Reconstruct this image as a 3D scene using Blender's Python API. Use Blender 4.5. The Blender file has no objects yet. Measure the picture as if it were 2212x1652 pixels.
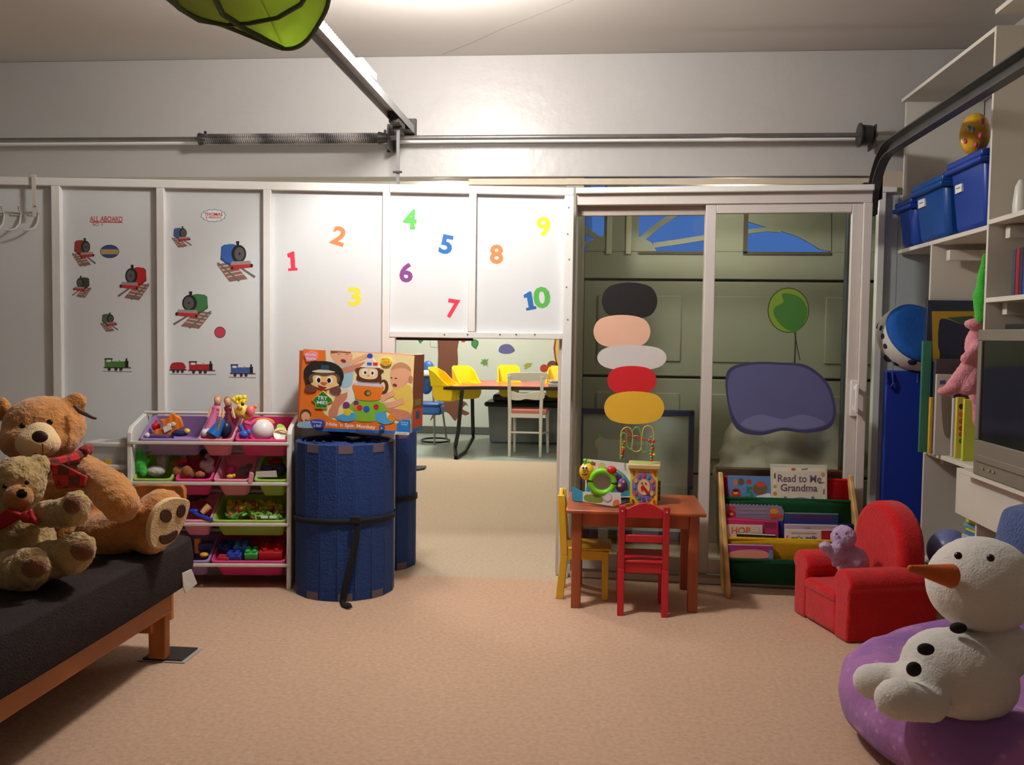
import bpy, bmesh, math, random
from mathutils import Matrix, Vector, Euler, noise as mnoise
random.seed(7)
SC = bpy.context.scene
COL = SC.collection
PI = math.pi
V = Vector

# ---------------------------------------------------------------- camera
FPX, CX, CY, CAMH = 2000.0, 1106.0, 826.0, 1.32
def _axes():
    d = V(((1290-CX)/FPX, -(725-CY)/FPX, 1.0)).normalized()       # world +Y in camera terms
    u = V((math.sin(.018), math.cos(.018), 0)); u = (u-d*d.dot(u)).normalized()
    x = -(d.cross(u))
    if x.x < 0: x = -x
    return x, d, u
AX, AY, AZ = _axes()
cam = bpy.data.cameras.new('camera'); camo = bpy.data.objects.new('camera', cam); COL.objects.link(camo)
cam.sensor_width = 36.0; cam.sensor_fit = 'HORIZONTAL'; cam.lens = 36.0*FPX/2212.0; cam.clip_start = .05
camo.matrix_world = Matrix(((AX.x, AX.y, -AX.z, 0), (AY.x, AY.y, -AY.z, 0), (AZ.x, AZ.y, -AZ.z, CAMH), (0, 0, 0, 1)))
SC.camera = camo

# ---------------------------------------------------------------- world, lights, exposure
wd = bpy.data.worlds.new('dusk_sky'); SC.world = wd; wd.use_nodes = True
bg = wd.node_tree.nodes['Background']; bg.inputs['Color'].default_value = (.13, .30, .80, 1); bg.inputs['Strength'].default_value = .62
vs = SC.view_settings
vs.view_transform = 'Standard'; vs.look = 'None'; vs.gamma = 1.0; vs.use_curve_mapping = False; vs.exposure = 0.0
def lamp(name, loc, power, color, size):
    l = bpy.data.lights.new(name, 'POINT'); l.energy = power; l.color = color; l.shadow_soft_size = size
    o = bpy.data.objects.new(name, l); o.location = loc; COL.objects.link(o); return o
LAMP = (-.76, 3.8, 2.63)
lamp('ceiling_bulb', LAMP, 132, (1.0, .972, .935), .11)
lamp('rear_bulb', (-1.6, -1.2, 2.55), 9, (1.0, .78, .52), .12)
lamp('side_room_bulb', (-1.7, 10.2, 2.25), 150, (1.0, .97, .86), .15)
lamp('porch_fill', (.75, 5.4, 2.1), 9, (1.0, .95, .80), .1)  # added fill light, no fitting: brightens the whiteboard and overhead door
lamp('passage_fill', (-1.6, 6.0, 2.4), 70, (1.0, .95, .84), .15)  # added fill light to lift the passage carpet beyond the opening

# ---------------------------------------------------------------- pixel -> place
def ray(u, v):
    a, b = (u-CX)/FPX, -(v-CY)/FPX
    return V((AX.x*a+AX.y*b+AX.z, AY.x*a+AY.y*b+AY.z, AZ.x*a+AZ.y*b+AZ.z))
def at(u, v, Y=None, X=None, Z=None):
    r = ray(u, v)
    t = Y/r.y if Y is not None else (X/r.x if X is not None else (Z-CAMH)/r.z)
    return r*t+V((0, 0, CAMH))
class Pl:                                                        # a plane in the place
    def __init__(s, o, n):
        s.o = V(o); s.n = V(n).normalized()
        if s.n.dot(V((0, 0, CAMH))-s.o) < 0: s.n = -s.n
    def p(s, u, v, off=0.0):
        r = ray(u, v); c = V((0, 0, CAMH)); t = (s.o-c).dot(s.n)/r.dot(s.n)
        return c+r*t+s.n*off

# ---------------------------------------------------------------- materials
def C(r, g, b):
    f = lambda c: (c/255)/12.92 if c/255 <= .04045 else ((c/255+.055)/1.055)**2.4
    return (f(r), f(g), f(b), 1)
_M = {}
def mat(name, rgb, rough=.6, var=0.06, vs_=9.0, bump=0.0, bs=60.0, metal=0.0, sheen=0.0, coat=0.0, trans=0.0, spec=.4, wave=None):
    if name in _M: return _M[name]
    m = bpy.data.materials.new(name); m.use_nodes = True; nt = m.node_tree; N = nt.nodes; L = nt.links
    b = N['Principled BSDF']; c = C(*rgb)
    b.inputs['Roughness'].default_value = rough; b.inputs['Metallic'].default_value = metal
    b.inputs['Specular IOR Level'].default_value = spec
    if sheen: b.inputs['Sheen Weight'].default_value = sheen; b.inputs['Sheen Roughness'].default_value = .6
    if coat: b.inputs['Coat Weight'].default_value = coat
    tc = N.new('ShaderNodeTexCoord'); ns = N.new('ShaderNodeTexNoise'); ns.inputs['Scale'].default_value = vs_; ns.inputs['Detail'].default_value = 4
    L.new(tc.outputs['Object'], ns.inputs['Vector'])
    mx = N.new('ShaderNodeMix'); mx.data_type = 'RGBA'
    mx.inputs[6].default_value = tuple(max(0, x*(1-var*1.6)) for x in c[:3])+(1,)
    mx.inputs[7].default_value = tuple(min(1, x*(1+var*1.6)) for x in c[:3])+(1,)
    fac = ns.outputs['Fac']
    if wave:
        w = N.new('ShaderNodeTexWave'); w.inputs['Scale'].default_value = wave[0]; w.inputs['Distortion'].default_value = wave[1]
        w.bands_direction = wave[2]; L.new(tc.outputs['Object'], w.inputs['Vector']); fac = w.outputs['Fac']
    L.new(fac, mx.inputs[0]); L.new(mx.outputs[2], b.inputs['Base Color'])
    if bump:
        n2 = N.new('ShaderNodeTexNoise'); n2.inputs['Scale'].default_value = bs; n2.inputs['Detail'].default_value = 3
        L.new(tc.outputs['Object'], n2.inputs['Vector'])
        bp = N.new('ShaderNodeBump'); bp.inputs['Strength'].default_value = bump; bp.inputs['Distance'].default_value = .01
        L.new(n2.outputs['Fac'], bp.inputs['Height']); L.new(bp.outputs['Normal'], b.inputs['Normal'])
    if trans:
        tr = N.new('ShaderNodeBsdfTranslucent'); L.new(mx.outputs[2], tr.inputs['Color'])
        ms = N.new('ShaderNodeMixShader'); ms.inputs[0].default_value = trans
        L.new(b.outputs[0], ms.inputs[1]); L.new(tr.outputs[0], ms.inputs[2]); L.new(ms.outputs[0], N['Material Output'].inputs['Surface'])
    _M[name] = m; return m
def glass(name, tint, gloss=.12, alpha=0.0, rough=.02):
    if name in _M: return _M[name]
    m = bpy.data.materials.new(name); m.use_nodes = True; nt = m.node_tree; N = nt.nodes; L = nt.links
    N.remove(N['Principled BSDF'])
    t = N.new('ShaderNodeBsdfTransparent'); t.inputs['Color'].default_value = tint+(1,)
    g = N.new('ShaderNodeBsdfGlossy'); g.inputs['Roughness'].default_value = rough; g.inputs['Color'].default_value = (1, 1, 1, 1)
    lw = N.new('ShaderNodeLayerWeight'); lw.inputs['Blend'].default_value = .5
    pw = N.new('ShaderNodeMath'); pw.operation = 'POWER'; pw.inputs[1].default_value = 5; L.new(lw.outputs['Facing'], pw.inputs[0])
    mu = N.new('ShaderNodeMath'); mu.operation = 'MULTIPLY_ADD'; mu.inputs[1].default_value = .6; mu.inputs[2].default_value = gloss; L.new(pw.outputs[0], mu.inputs[0])
    ms = N.new('ShaderNodeMixShader'); L.new(mu.outputs[0], ms.inputs[0]); L.new(t.outputs[0], ms.inputs[1]); L.new(g.outputs[0], ms.inputs[2])
    out = ms
    if alpha:
        d = N.new('ShaderNodeBsdfDiffuse'); d.inputs['Color'].default_value = tint+(1,)
        m2 = N.new('ShaderNodeMixShader'); m2.inputs[0].default_value = alpha; L.new(ms.outputs[0], m2.inputs[1]); L.new(d.outputs[0], m2.inputs[2]); out = m2
    L.new(out.outputs[0], N['Material Output'].inputs['Surface']); _M[name] = m; return m
def glow(name, rgb, s):
    m = bpy.data.materials.new(name); m.use_nodes = True; b = m.node_tree.nodes['Principled BSDF']
    b.inputs['Base Color'].default_value = C(*rgb); b.inputs['Emission Color'].default_value = C(*rgb); b.inputs['Emission Strength'].default_value = s
    return m
def pcol(rgb, kind='paint', **k):                                # plain print / plastic by colour
    n = '%s_%02x%02x%02x' % ((kind,)+tuple(int(c) for c in rgb))
    if kind == 'plastic': return mat(n, rgb, rough=.35, var=.03, **k)
    if kind == 'plush': return mat(n, rgb, rough=.95, var=.14, vs_=30, bump=.7, bs=140, sheen=.25, spec=.1, **k)
    return mat(n, rgb, rough=.6, var=.04, spec=.2, **k)
P_ = lambda *c: pcol(c, 'plastic')
K_ = lambda *c: pcol(c, 'plush')
D_ = lambda *c: pcol(c, 'print')

# ---------------------------------------------------------------- mesh building
class MB:
    def __init__(s, M=None): s.b = bmesh.new(); s.M = M or Matrix(); s.mi = 0; s.sm = True
    def _fin(s, vs, M=None):                                      # place new vertices, set faces
        T = s.M @ M if M else s.M; fs = set()
        for v in vs: v.co = T @ v.co; fs.update(v.link_faces)
        for f in fs: f.material_index = s.mi; f.smooth = s.sm
        return fs
    def box(s, c, d, rz=0, M=None):
        a = bmesh.ops.create_cube(s.b, size=1)['verts']
        T = Matrix.Translation(V(c)) @ (M if M else Matrix.Rotation(rz, 4, 'Z')) @ Matrix.Diagonal((d[0], d[1], d[2], 1))
        s._fin(a, T); return s
    def box2(s, lo, hi): return s.box([(a+b)/2 for a, b in zip(lo, hi)], [abs(b-a) for a, b in zip(lo, hi)])
    def ball(s, c, r, R=None, seg=20, ring=12):
        a = bmesh.ops.create_uvsphere(s.b, u_segments=seg, v_segments=ring, radius=1)['verts']
        if not hasattr(r, '__len__'): r = (r, r, r)
        T = Matrix.Translation(V(c)) @ (R if R else Matrix()) @ Matrix.Diagonal((r[0], r[1], r[2], 1)); s._fin(a, T); return s
    def cone(s, p0, p1, r0, r1=None, seg=16, caps=True):
        r1 = r0 if r1 is None else r1; p0 = V(p0); p1 = V(p1); d = p1-p0
        a = bmesh.ops.create_cone(s.b, cap_ends=caps, segments=seg, radius1=r0, radius2=r1, depth=d.length)['verts']
        T = Matrix.Translation((p0+p1)/2) @ d.to_track_quat('Z', 'Y').to_matrix().to_4x4(); s._fin(a, T); return s
    def cap(s, p0, p1, r0, r1=None, seg=14):
        r1 = r0 if r1 is None else r1
        s.cone(p0, p1, r0, r1, seg, False); s.ball(p0, r0, seg=seg, ring=8); s.ball(p1, r1, seg=seg, ring=8); return s
    def tube(s, pts, r, seg=8, closed=False):
        pts = [V(p) for p in pts]; n = len(pts); rings = []; up = V((0, 0, 1))
        for i, p in enumerate(pts):
            if closed: t = pts[(i+1) % n]-pts[i-1]
            else: t = pts[min(i+1, n-1)]-pts[max(i-1, 0)]
            t.normalize(); x = t.cross(up)
            if x.length < .05: x = t.cross(V((1, 0, 0)))
            x.normalize(); y = x.cross(t); rr = r[i] if hasattr(r, '__len__') else r
            rings.append([s.b.verts.new(p+(x*math.cos(2*PI*k/seg)+y*math.sin(2*PI*k/seg))*rr) for k in range(seg)])
        for i in range(n if closed else n-1):
            A, B = rings[i], rings[(i+1) % n]
            for k in range(seg): s.b.faces.new((A[k], A[(k+1) % seg], B[(k+1) % seg], B[k]))
        if not closed: s.b.faces.new(rings[0][::-1]); s.b.faces.new(rings[-1])
        s._fin([v for r_ in rings for v in r_]); return s
    def lathe(s, prof, c=(0, 0, 0), seg=24, R=None):
        rings = []
        for r, z in prof: rings.append([s.b.verts.new((r*math.cos(2*PI*k/seg), r*math.sin(2*PI*k/seg), z)) for k in range(seg)])
        for A, B in zip(rings, rings[1:]):
            for k in range(seg): s.b.faces.new((A[k], A[(k+1) % seg], B[(k+1) % seg], B[k]))
        if prof[0][0] > 1e-4: s.b.faces.new(rings[0][::-1])
        if prof[-1][0] > 1e-4: s.b.faces.new(rings[-1])
        s._fin([v for r_ in rings for v in r_], Matrix.Translation(V(c)) @ (R if R else Matrix())); return s
    def prism(s, pts, d):                                        # 3-D outline pushed along vector d
        d = V(d); A = [s.b.verts.new(V(p)) for p in pts]; B = [s.b.verts.new(V(p)+d) for p in pts]; n = len(A)
        f1 = s.b.faces.new(A); f2 = s.b.faces.new(B[::-1])
        for k in range(n): s.b.faces.new((A[k], B[k], B[(k+1) % n], A[(k+1) % n]))
        for f in s._fin(A+B): f.smooth = False
        return s
    def grid(s, P):                                              # P[i][j] points
        G = [[s.b.verts.new(V(p)) for p in row] for row in P]
        for r0, r1 in zip(G, G[1:]):
            for k in range(len(r0)-1): s.b.faces.new((r0[k], r0[k+1], r1[k+1], r1[k]))
        s._fin([v for r_ in G for v in r_]); return s
    def add_mesh(s, me, T):
        vs = [s.b.verts.new(v.co) for v in me.vertices]
        for p in me.polygons:
            try: s.b.faces.new([vs[i] for i in p.vertices])
            except ValueError: pass
        for f in s._fin(vs, T): f.smooth = False
        return s

ROOT = {}
def finish(name, mb, mats, parent=None, origin=None, bevel=0, sharp=40, kind=None):
    inv = ROOT[parent.name].inverted() if parent is not None else Matrix.Translation(-V(origin)) if origin is not None else Matrix()
    bmesh.ops.recalc_face_normals(mb.b, faces=list(mb.b.faces))
    mb.b.transform(inv)
    me = bpy.data.meshes.new(name); mb.b.to_mesh(me); mb.b.free()
    for m in (mats if isinstance(mats, (list, tuple)) else [mats]): me.materials.append(m)
    me.set_sharp_from_angle(angle=math.radians(sharp))
    o = bpy.data.objects.new(name, me); COL.objects.link(o)
    if parent is not None: o.parent = parent; ROOT[o.name] = ROOT[parent.name]
    else:
        if origin is not None: o.location = origin; ROOT[o.name] = Matrix.Translation(V(origin))
        else: ROOT[o.name] = Matrix()
    if bevel:
        bv = o.modifiers.new('bevel', 'BEVEL'); bv.width = bevel; bv.segments = 2; bv.limit_method = 'ANGLE'; bv.angle_limit = math.radians(40)
    if kind: o['kind'] = kind
    return o
def tag(o, label, cat, group=None):
    o['label'] = label; o['category'] = cat
    if group: o['group'] = group
    return o
def thing(name, label, cat, loc, group=None, rz=0):
    o = bpy.data.objects.new(name, None); COL.objects.link(o); o.location = loc; o.rotation_euler = (0, 0, rz); o.empty_display_size = .05
    ROOT[o.name] = Matrix.Translation(V(loc)) @ Matrix.Rotation(rz, 4, 'Z'); return tag(o, label, cat, group)
def struct(name, mb, m, bevel=0):
    return finish(name, mb, m, bevel=bevel, kind='structure')
def plush(name, mb, m, parent=None, origin=None, voxel=.008, fuzz=.004, size=.012, it=4):
    o = finish(name, mb, m, parent, origin, sharp=180)
    r = o.modifiers.new('remesh', 'REMESH'); r.mode = 'VOXEL'; r.voxel_size = voxel; r.use_smooth_shade = True
    s = o.modifiers.new('smooth', 'SMOOTH'); s.factor = .5; s.iterations = it
    if fuzz:
        t = bpy.data.textures.new('fuzz', 'CLOUDS'); t.noise_scale = size; t.noise_depth = 1
        d = o.modifiers.new('fuzz', 'DISPLACE'); d.texture = t; d.strength = fuzz; d.mid_level = .5; d.texture_coords = 'LOCAL'
    return o
def soft(o, levels=2):
    s = o.modifiers.new('subdivision', 'SUBSURF'); s.levels = levels; s.render_levels = levels; return o
def pillow(mb, c, d, R=None, k=.22, cuts=6):                      # puffed block
    t = bmesh.new(); bmesh.ops.create_cube(t, size=2)
    bmesh.ops.subdivide_edges(t, edges=t.edges[:], cuts=cuts, use_grid_fill=True)
    T = Matrix.Translation(V(c)) @ (R if R else Matrix()) @ Matrix.Diagonal((d[0]/2, d[1]/2, d[2]/2, 1))
    t.verts.ensure_lookup_table(); t.verts.index_update(); vs = []
    for v in t.verts:
        p = v.co; q = p.normalized()*1.25; vs.append(mb.b.verts.new(p*(1-k)+q*k))
    for f in t.faces: mb.b.faces.new([vs[v.index] for v in f.verts])
    t.free(); mb._fin(vs, T)
    return mb
_txt = {}
def text_mesh(body, bold=0.0, ex=0.0):
    k = (body, bold, ex)
    if k not in _txt:
        c = bpy.data.curves.new('t', 'FONT'); c.body = body; c.size = 1; c.align_x = 'CENTER'; c.align_y = 'CENTER'; c.offset = bold; c.extrude = ex; c.resolution_u = 3; c.space_line = .9
        o = bpy.data.objects.new('t', c); me = bpy.data.meshes.new_from_object(o); bpy.data.objects.remove(o)
        xs = [v.co.x for v in me.vertices]; ys = [v.co.y for v in me.vertices]
        _txt[k] = (me, min(xs), max(xs), min(ys), max(ys))
    return _txt[k]
def ell(cx, cy, rx, ry=None, rot=0, n=24, a0=0, a1=360):
    ry = rx if ry is None else ry; o = []
    m = n if a1-a0 >= 360 else n+1
    for i in range(m):
        a = math.radians(a0+(a1-a0)*i/n); x, y = rx*math.cos(a), ry*math.sin(a); r = math.radians(rot)
        o.append((cx+x*math.cos(r)-y*math.sin(r), cy+x*math.sin(r)+y*math.cos(r)))
    return o
def smo(pts, n=5):                                               # closed smooth outline
    o = []; k = len(pts)
    for i in range(k):
        p0, p1, p2, p3 = [pts[(i+j-1) % k] for j in range(4)]
        for s in range(n):
            t = s/n
            o.append(tuple(.5*(2*p1[c]+(p2[c]-p0[c])*t+(2*p0[c]-5*p1[c]+4*p2[c]-p3[c])*t*t+(-p0[c]+3*p1[c]-3*p2[c]+p3[c])*t**3) for c in (0, 1)))
    return o
def strip(pts, w):                                               # ribbon outline along a line
    L, R = [], []
    for i, p in enumerate(pts):
        a = pts[max(i-1, 0)]; b = pts[min(i+1, len(pts)-1)]; dx, dy = b[0]-a[0], b[1]-a[1]; l = math.hypot(dx, dy) or 1
        L.append((p[0]-dy/l*w/2, p[1]+dx/l*w/2)); R.append((p[0]+dy/l*w/2, p[1]-dx/l*w/2))
    return L+R[::-1]
class Print:                                                     # flat print on a plane, layers laid one over another
    def __init__(s, pl, z=0.0004, step=.0001): s.pl = pl; s.mb = MB(); s.mats = []; s.z = z; s.step = step
    def mi(s, m):
        if m not in s.mats: s.mats.append(m)
        s.mb.mi = s.mats.index(m)
    def poly(s, rgb, pts, lift=True):
        s.mi(D_(*rgb) if isinstance(rgb, tuple) else rgb)
        s.mb.prism([s.pl.p(u, v, 0.0001) for u, v in pts], s.pl.n*s.z)
        if lift: s.z += s.step
        return s
    def polys(s, rgb, lst):
        for p in lst: s.poly(rgb, p, False)
        s.z += s.step; return s
    def text(s, rgb, body, u0, v0, u1, v1, rot=0, bold=.0):       # fitted in a pixel box
        me, x0, x1, y0, y1 = text_mesh(body, bold)
        s.z += .00025; c = s.pl.p((u0+u1)/2, (v0+v1)/2, s.z)
        r = math.radians(rot); ex = (s.pl.p((u0+u1)/2+10*math.cos(r), (v0+v1)/2+10*math.sin(r), s.z)-c)/10
        ey = (s.pl.p((u0+u1)/2+10*math.sin(r), (v0+v1)/2-10*math.cos(r), s.z)-c)/10
        sx, sy = (u1-u0)/(x1-x0), (v1-v0)/(y1-y0)
        A, B = ex*sx, ey*sy; n = s.pl.n*.001; c = c-A*(x0+x1)/2-B*(y0+y1)/2
        T = Matrix(((A.x, B.x, n.x, c.x), (A.y, B.y, n.y, c.y), (A.z, B.z, n.z, c.z), (0, 0, 0, 1)))
        s.mi(D_(*rgb)); s.mb.add_mesh(me, T); s.z += s.step; return s
    def done(s, name, parent=None, origin=None): return finish(name, s.mb, s.mats, parent, origin)
def dup(root, loc, label=None, group=None, rz=None, name=None):
    r = root.copy(); COL.objects.link(r); r.location = loc
    if rz is not None: r.rotation_euler = (0, 0, rz)
    if label: r['label'] = label
    if group: r['group'] = group
    for ch in list(root.children):
        c = ch.copy(); COL.objects.link(c); c.parent = r
        for g in ch.children:
            d = g.copy(); COL.objects.link(d); d.parent = c
    ROOT[r.name] = Matrix.Translation(V(loc)); return r
def zoomed(x0, y0, k):                                           # reading aid: coordinates measured on an enlarged crop
    return lambda pts: [(x0+x/k, y0+y/k) for x, y in pts]
# ================================================================ structure
WHITE = mat('white_paint', (226, 224, 220), rough=.55, var=.03, vs_=3, bump=.08, bs=30)
WALLM = mat('plaster_paint', (176, 171, 168), rough=.34, var=.04, vs_=2.5, bump=.25, bs=14)
CEILM = mat('ceiling_paint', (190, 183, 176), rough=.6, var=.03, vs_=1.5, bump=.06, bs=8)
PANELM = mat('painted_board', (214, 217, 218), rough=.45, var=.02, vs_=4, bump=.05, bs=40)
FRAMEM = mat('window_frame_paint', (206, 198, 192), rough=.45, var=.03, vs_=6)
CARPET = mat('pink_beige_carpet', (202, 168, 143), rough=.97, var=.16, vs_=55, bump=.5, bs=260, spec=.05)
CARPET2 = mat('beige_carpet', (196, 176, 154), rough=.97, var=.14, vs_=55, bump=.5, bs=260, spec=.05)
LINO = mat('grey_green_lino', (158, 170, 160), rough=.32, var=.08, vs_=3)
DARK = mat('dark_seam_sheet', (24, 22, 21), rough=.9)
STEEL = mat('galvanised_steel', (150, 150, 150), rough=.38, var=.12, vs_=20, metal=.8)
DSTEEL = mat('dark_oily_steel', (70, 68, 66), rough=.45, var=.2, vs_=14, metal=.6)

struct('floor', MB().box2((-4.3, -2.6, -.1), (2.15, 4.93, 0)), CARPET)
struct('floor', MB().box2((-4.3, 4.93, -.1), (2.15, 9.6, -.002)), CARPET2)
struct('floor', MB().box2((-4.3, 9.6, -.1), (-.1, 12.3, -.004)), LINO)
struct('ceiling', MB().box2((-4.3, -2.6, 2.9), (2.15, 5.45, 3.0)), CEILM)
struct('wall_left', MB().box2((-4.3, -2.6, 0), (-4.2, 12.3, 2.9)), WALLM)
struct('wall_right', MB().box2((2.05, -2.6, 0), (2.15, 6.3, 2.9)), WALLM)
struct('wall_rear', MB().box2((-4.3, -2.7, 0), (2.15, -2.6, 2.9)), WALLM)
hz = at(1400, 381, Y=5.3).z
struct('wall_header', MB().box2((-4.2, 5.3, hz), (2.05, 5.45, 2.9)), WALLM, bevel=.004)
struct('trim_1', MB().box2((-4.2, 5.275, 2.405), (2.05, 5.3, 2.432)), WHITE, bevel=.003)
gz = at(1500, 386, Y=5.33).z
struct('trim_2', MB().box2((-.75, 5.31, gz-.035), (1.6, 5.36, gz)), mat('raw_board', (190, 176, 156)), bevel=.002)
# cracks and rough plaster on the ceiling: a fine wire-like crack
PC = Pl((0, 0, 2.9), (0, 0, -1))
mb = MB()
for ln in ([(955, 118), (1020, 92), (1085, 62), (1170, 28), (1260, -10)], [(690, 88), (720, 97), (770, 122), (840, 135), (905, 140)]):
    mb.tube([PC.p(u, v, .0) for u, v in ln], .0016, 5)
struct('trim_3', mb, mat('ceiling_crack', (120, 112, 104)))

# ---- partition: board panels between battens
A = V((-.137, 4.998, 0)); B = V((-3.116, 4.612, 0)); xd = (A-B).normalized(); nd = V((xd.y, -xd.x, 0))
PM = Matrix(((xd.x, -nd.x, 0, A.x), (xd.y, -nd.y, 0, A.y), (0, 0, 1, 0), (0, 0, 0, 1)))   # local x along, y away
PP = Pl(A, nd); PN = Pl(A-nd*.034, nd)
def sx(u, v): return (PP.p(u, v)-A).dot(xd)
part = bpy.data.objects.new('wall_partition', None); COL.objects.link(part); part['kind'] = 'structure'; ROOT[part.name] = Matrix()
zt = 2.108; zr = 2.066
x_end = -4.05
studs = [(112, 131, 620), (338, 355, 600), (568, 585, 600), (826, 842, 560), (1012, 1028, 560), (1218, 1238, 560)]
xs = [(sx(a, v), sx(b, v)) for a, b, v in studs]
zo1 = PP.p(1030, 717).z; zo0 = PP.p(1030, 731).z
finish('top_rail', MB(PM).box2((x_end, 0, zr), (xs[3][1]-.005, .09, zt)), WHITE, part, bevel=.003)
finish('top_rail', MB(PM).box2((xs[3][1]-.004, 0, zr), (.0, .09, zt)), WHITE, part, bevel=.003)
for i, (a, b) in enumerate(xs):
    lo = 0 if i not in (4,) else zo1
    o = finish('batten', MB(PM).box2((a, 0, lo), (b, .05, zr)), WHITE, part, bevel=.003)
bx = [(x_end, xs[0][0])]+[(xs[i][1], xs[i+1][0]) for i in range(5)]
for i, (a, b) in enumerate(bx):
    finish('board_panel', MB(PM).box2((a-.004, .034, 0 if i < 4 else zo1), (b+.004, .05, zr+.001)), PANELM, part)
finish('lintel', MB(PM).box2((xs[3][1], .001, zo0), (xs[5][0], .07, zo1)), WHITE, part, bevel=.004)
finish('post', MB(PM).box2((xs[3][1], .004, 0), (xs[3][1]+.03, .07, zo0)), WHITE, part, bevel=.003)
finish('post', MB(PM).box2((xs[5][0]-.012, .051, 0), (xs[5][1], .11, zr)), mat('post_paint', (196, 184, 174), rough=.5, var=.06), part, bevel=.003)
mb = MB(PM)
for v in (448, 505, 560, 620, 690): mb.ball(((xs[5][0]+xs[5][1])/2+random.uniform(-.01, .01), -.0005, PP.p(1228, v).z), .0045, seg=8, ring=6)
for u in (960, 1010, 1080, 1115, 1155): mb.ball((sx(u, 722), .0, PP.p(u, 722).z), .0045, seg=8, ring=6)
finish('screw_heads', mb, STEEL, part, kind='stuff')

# ---- sliding glass door
A2 = V((-.128, 5.0, 0)); B2 = V((1.43, 4.9, 0)); xd2 = (B2-A2).normalized(); nd2 = V((xd2.y, -xd2.x, 0))
DM = Matrix(((xd2.x, -nd2.x, 0, A2.x), (xd2.y, -nd2.y, 0, A2.y), (0, 0, 1, 0), (0, 0, 0, 1)))
DP = Pl(A2, nd2)
def dx(u, v): return (DP.p(u, v)-A2).dot(xd2)
def dz(u, v): return DP.p(u, v).z
door = bpy.data.objects.new('door_1', None); COL.objects.link(door); door['kind'] = 'structure'; ROOT[door.name] = Matrix()
xL = dx(1244, 440); xm0, xm1 = dx(1526, 455), dx(1549, 455); xr0, xr1 = dx(1845, 458), dx(1868, 458); xJ = dx(1888, 458)
zh1 = dz(1400, 403); zh0 = dz(1560, 438); ztop = dz(1400, 460); zrt = dz(1700, 457)
finish('header_board', MB(DM).box2((-.0, .0, dz(1560, 414)), (xJ, .09, zh1)), WHITE, door, bevel=.003)
finish('frame_head', MB(DM).box2((.0, .035, zh0), (xJ, .13, dz(1560, 414))), FRAMEM, door, bevel=.003)
finish('frame_jamb', MB(DM).box2((xr1, .025, 0), (xJ, .13, zh0)), FRAMEM, door, bevel=.004)
finish('frame_jamb', MB(DM).box2((.0, .04, 0), (xL+.004, .13, zh0)), FRAMEM, door, bevel=.003)
finish('sill', MB(DM).box2((0, .02, 0), (xJ, .14, .035)), FRAMEM, door, bevel=.003)
finish('track_groove', MB(DM).box2((0, .018, .035), (xJ, .03, .05)), STEEL, door)
GLASS = glass('door_glass', (.93, .95, .92), gloss=.045)
lf = finish('fixed_leaf', MB(DM).box2((xL, .095, ztop), (xm1, .125, zh0)).box2((xL, .095, .035), (xm1, .125, .12)).box2((xm0-.004, .095, .12), (xm1, .125, ztop)), mat('shaded_frame', (176, 164, 152), rough=.5), door, bevel=.002)  # shade of the recess is put into this darker frame colour
finish('glass_pane', MB(DM).box2((xL, .108, .12), (xm0, .112, ztop)), GLASS, lf)
lf = finish('sliding_leaf', MB(DM).box2((xm0, .045, .05), (xm1, .085, zh0)).box2((xr0, .045, .05), (xr1, .085, zh0)).box2((xm1, .045, zrt), (xr0, .085, zh0)).box2((xm1, .045, .05), (xr0, .085, .13)), FRAMEM, door, bevel=.003)
finish('glass_pane', MB(DM).box2((xm1, .063, .13), (xr0, .067, zrt)), GLASS, lf)
hx = dx(1845, 860); h0, h1 = dz(1845, 900), dz(1845, 822)
finish('door_handle', MB(DM).box2((hx-.012, .03, h0), (hx+.028, .046, h1)).box2((hx+.004, -.012, h0+.03), (hx+.02, .03, h0+.05)).box2((hx+.004, -.012, h1-.05), (hx+.02, .03, h1-.03)).box2((hx+.004, -.016, h0+.02), (hx+.02, -.002, h1-.02)), P_(236, 232, 228), lf, bevel=.003)
# wall right of the door, running to the side wall
rt = bpy.data.objects.new('wall_beside_door', None); COL.objects.link(rt); rt['kind'] = 'structure'; ROOT[rt.name] = Matrix()
WB = 5.262; wq = lambda u, v: at(u, v, Y=WB); ztr = wq(1905, 417).z
BWB = mat('blue_white_board', (190, 196, 204), rough=.5)
finish('batten', MB().box2((wq(1890, 600).x, WB-.03, 0), (wq(1905, 600).x, WB+.02, ztr)), WHITE, rt, bevel=.003)
finish('board_panel', MB().box2((wq(1903, 600).x, WB, 0), (wq(1936, 600).x, WB+.02, ztr)), BWB, rt)
finish('board_panel', MB().box2((wq(1937, 600).x, WB, 0), (2.05, WB+.02, ztr)), BWB, rt)
finish('top_rail', MB().box2((wq(1888, 417).x, WB-.035, ztr), (wq(1934, 417).x, WB+.02, ztr+.03)), WHITE, rt, bevel=.003)
finish('wooden_jamb', MB().box2((wq(1890, 400).x, WB+.005, ztr+.03), (2.05, WB+.03, hz+.02)), mat('raw_board', (190, 176, 156)), rt)

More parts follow.
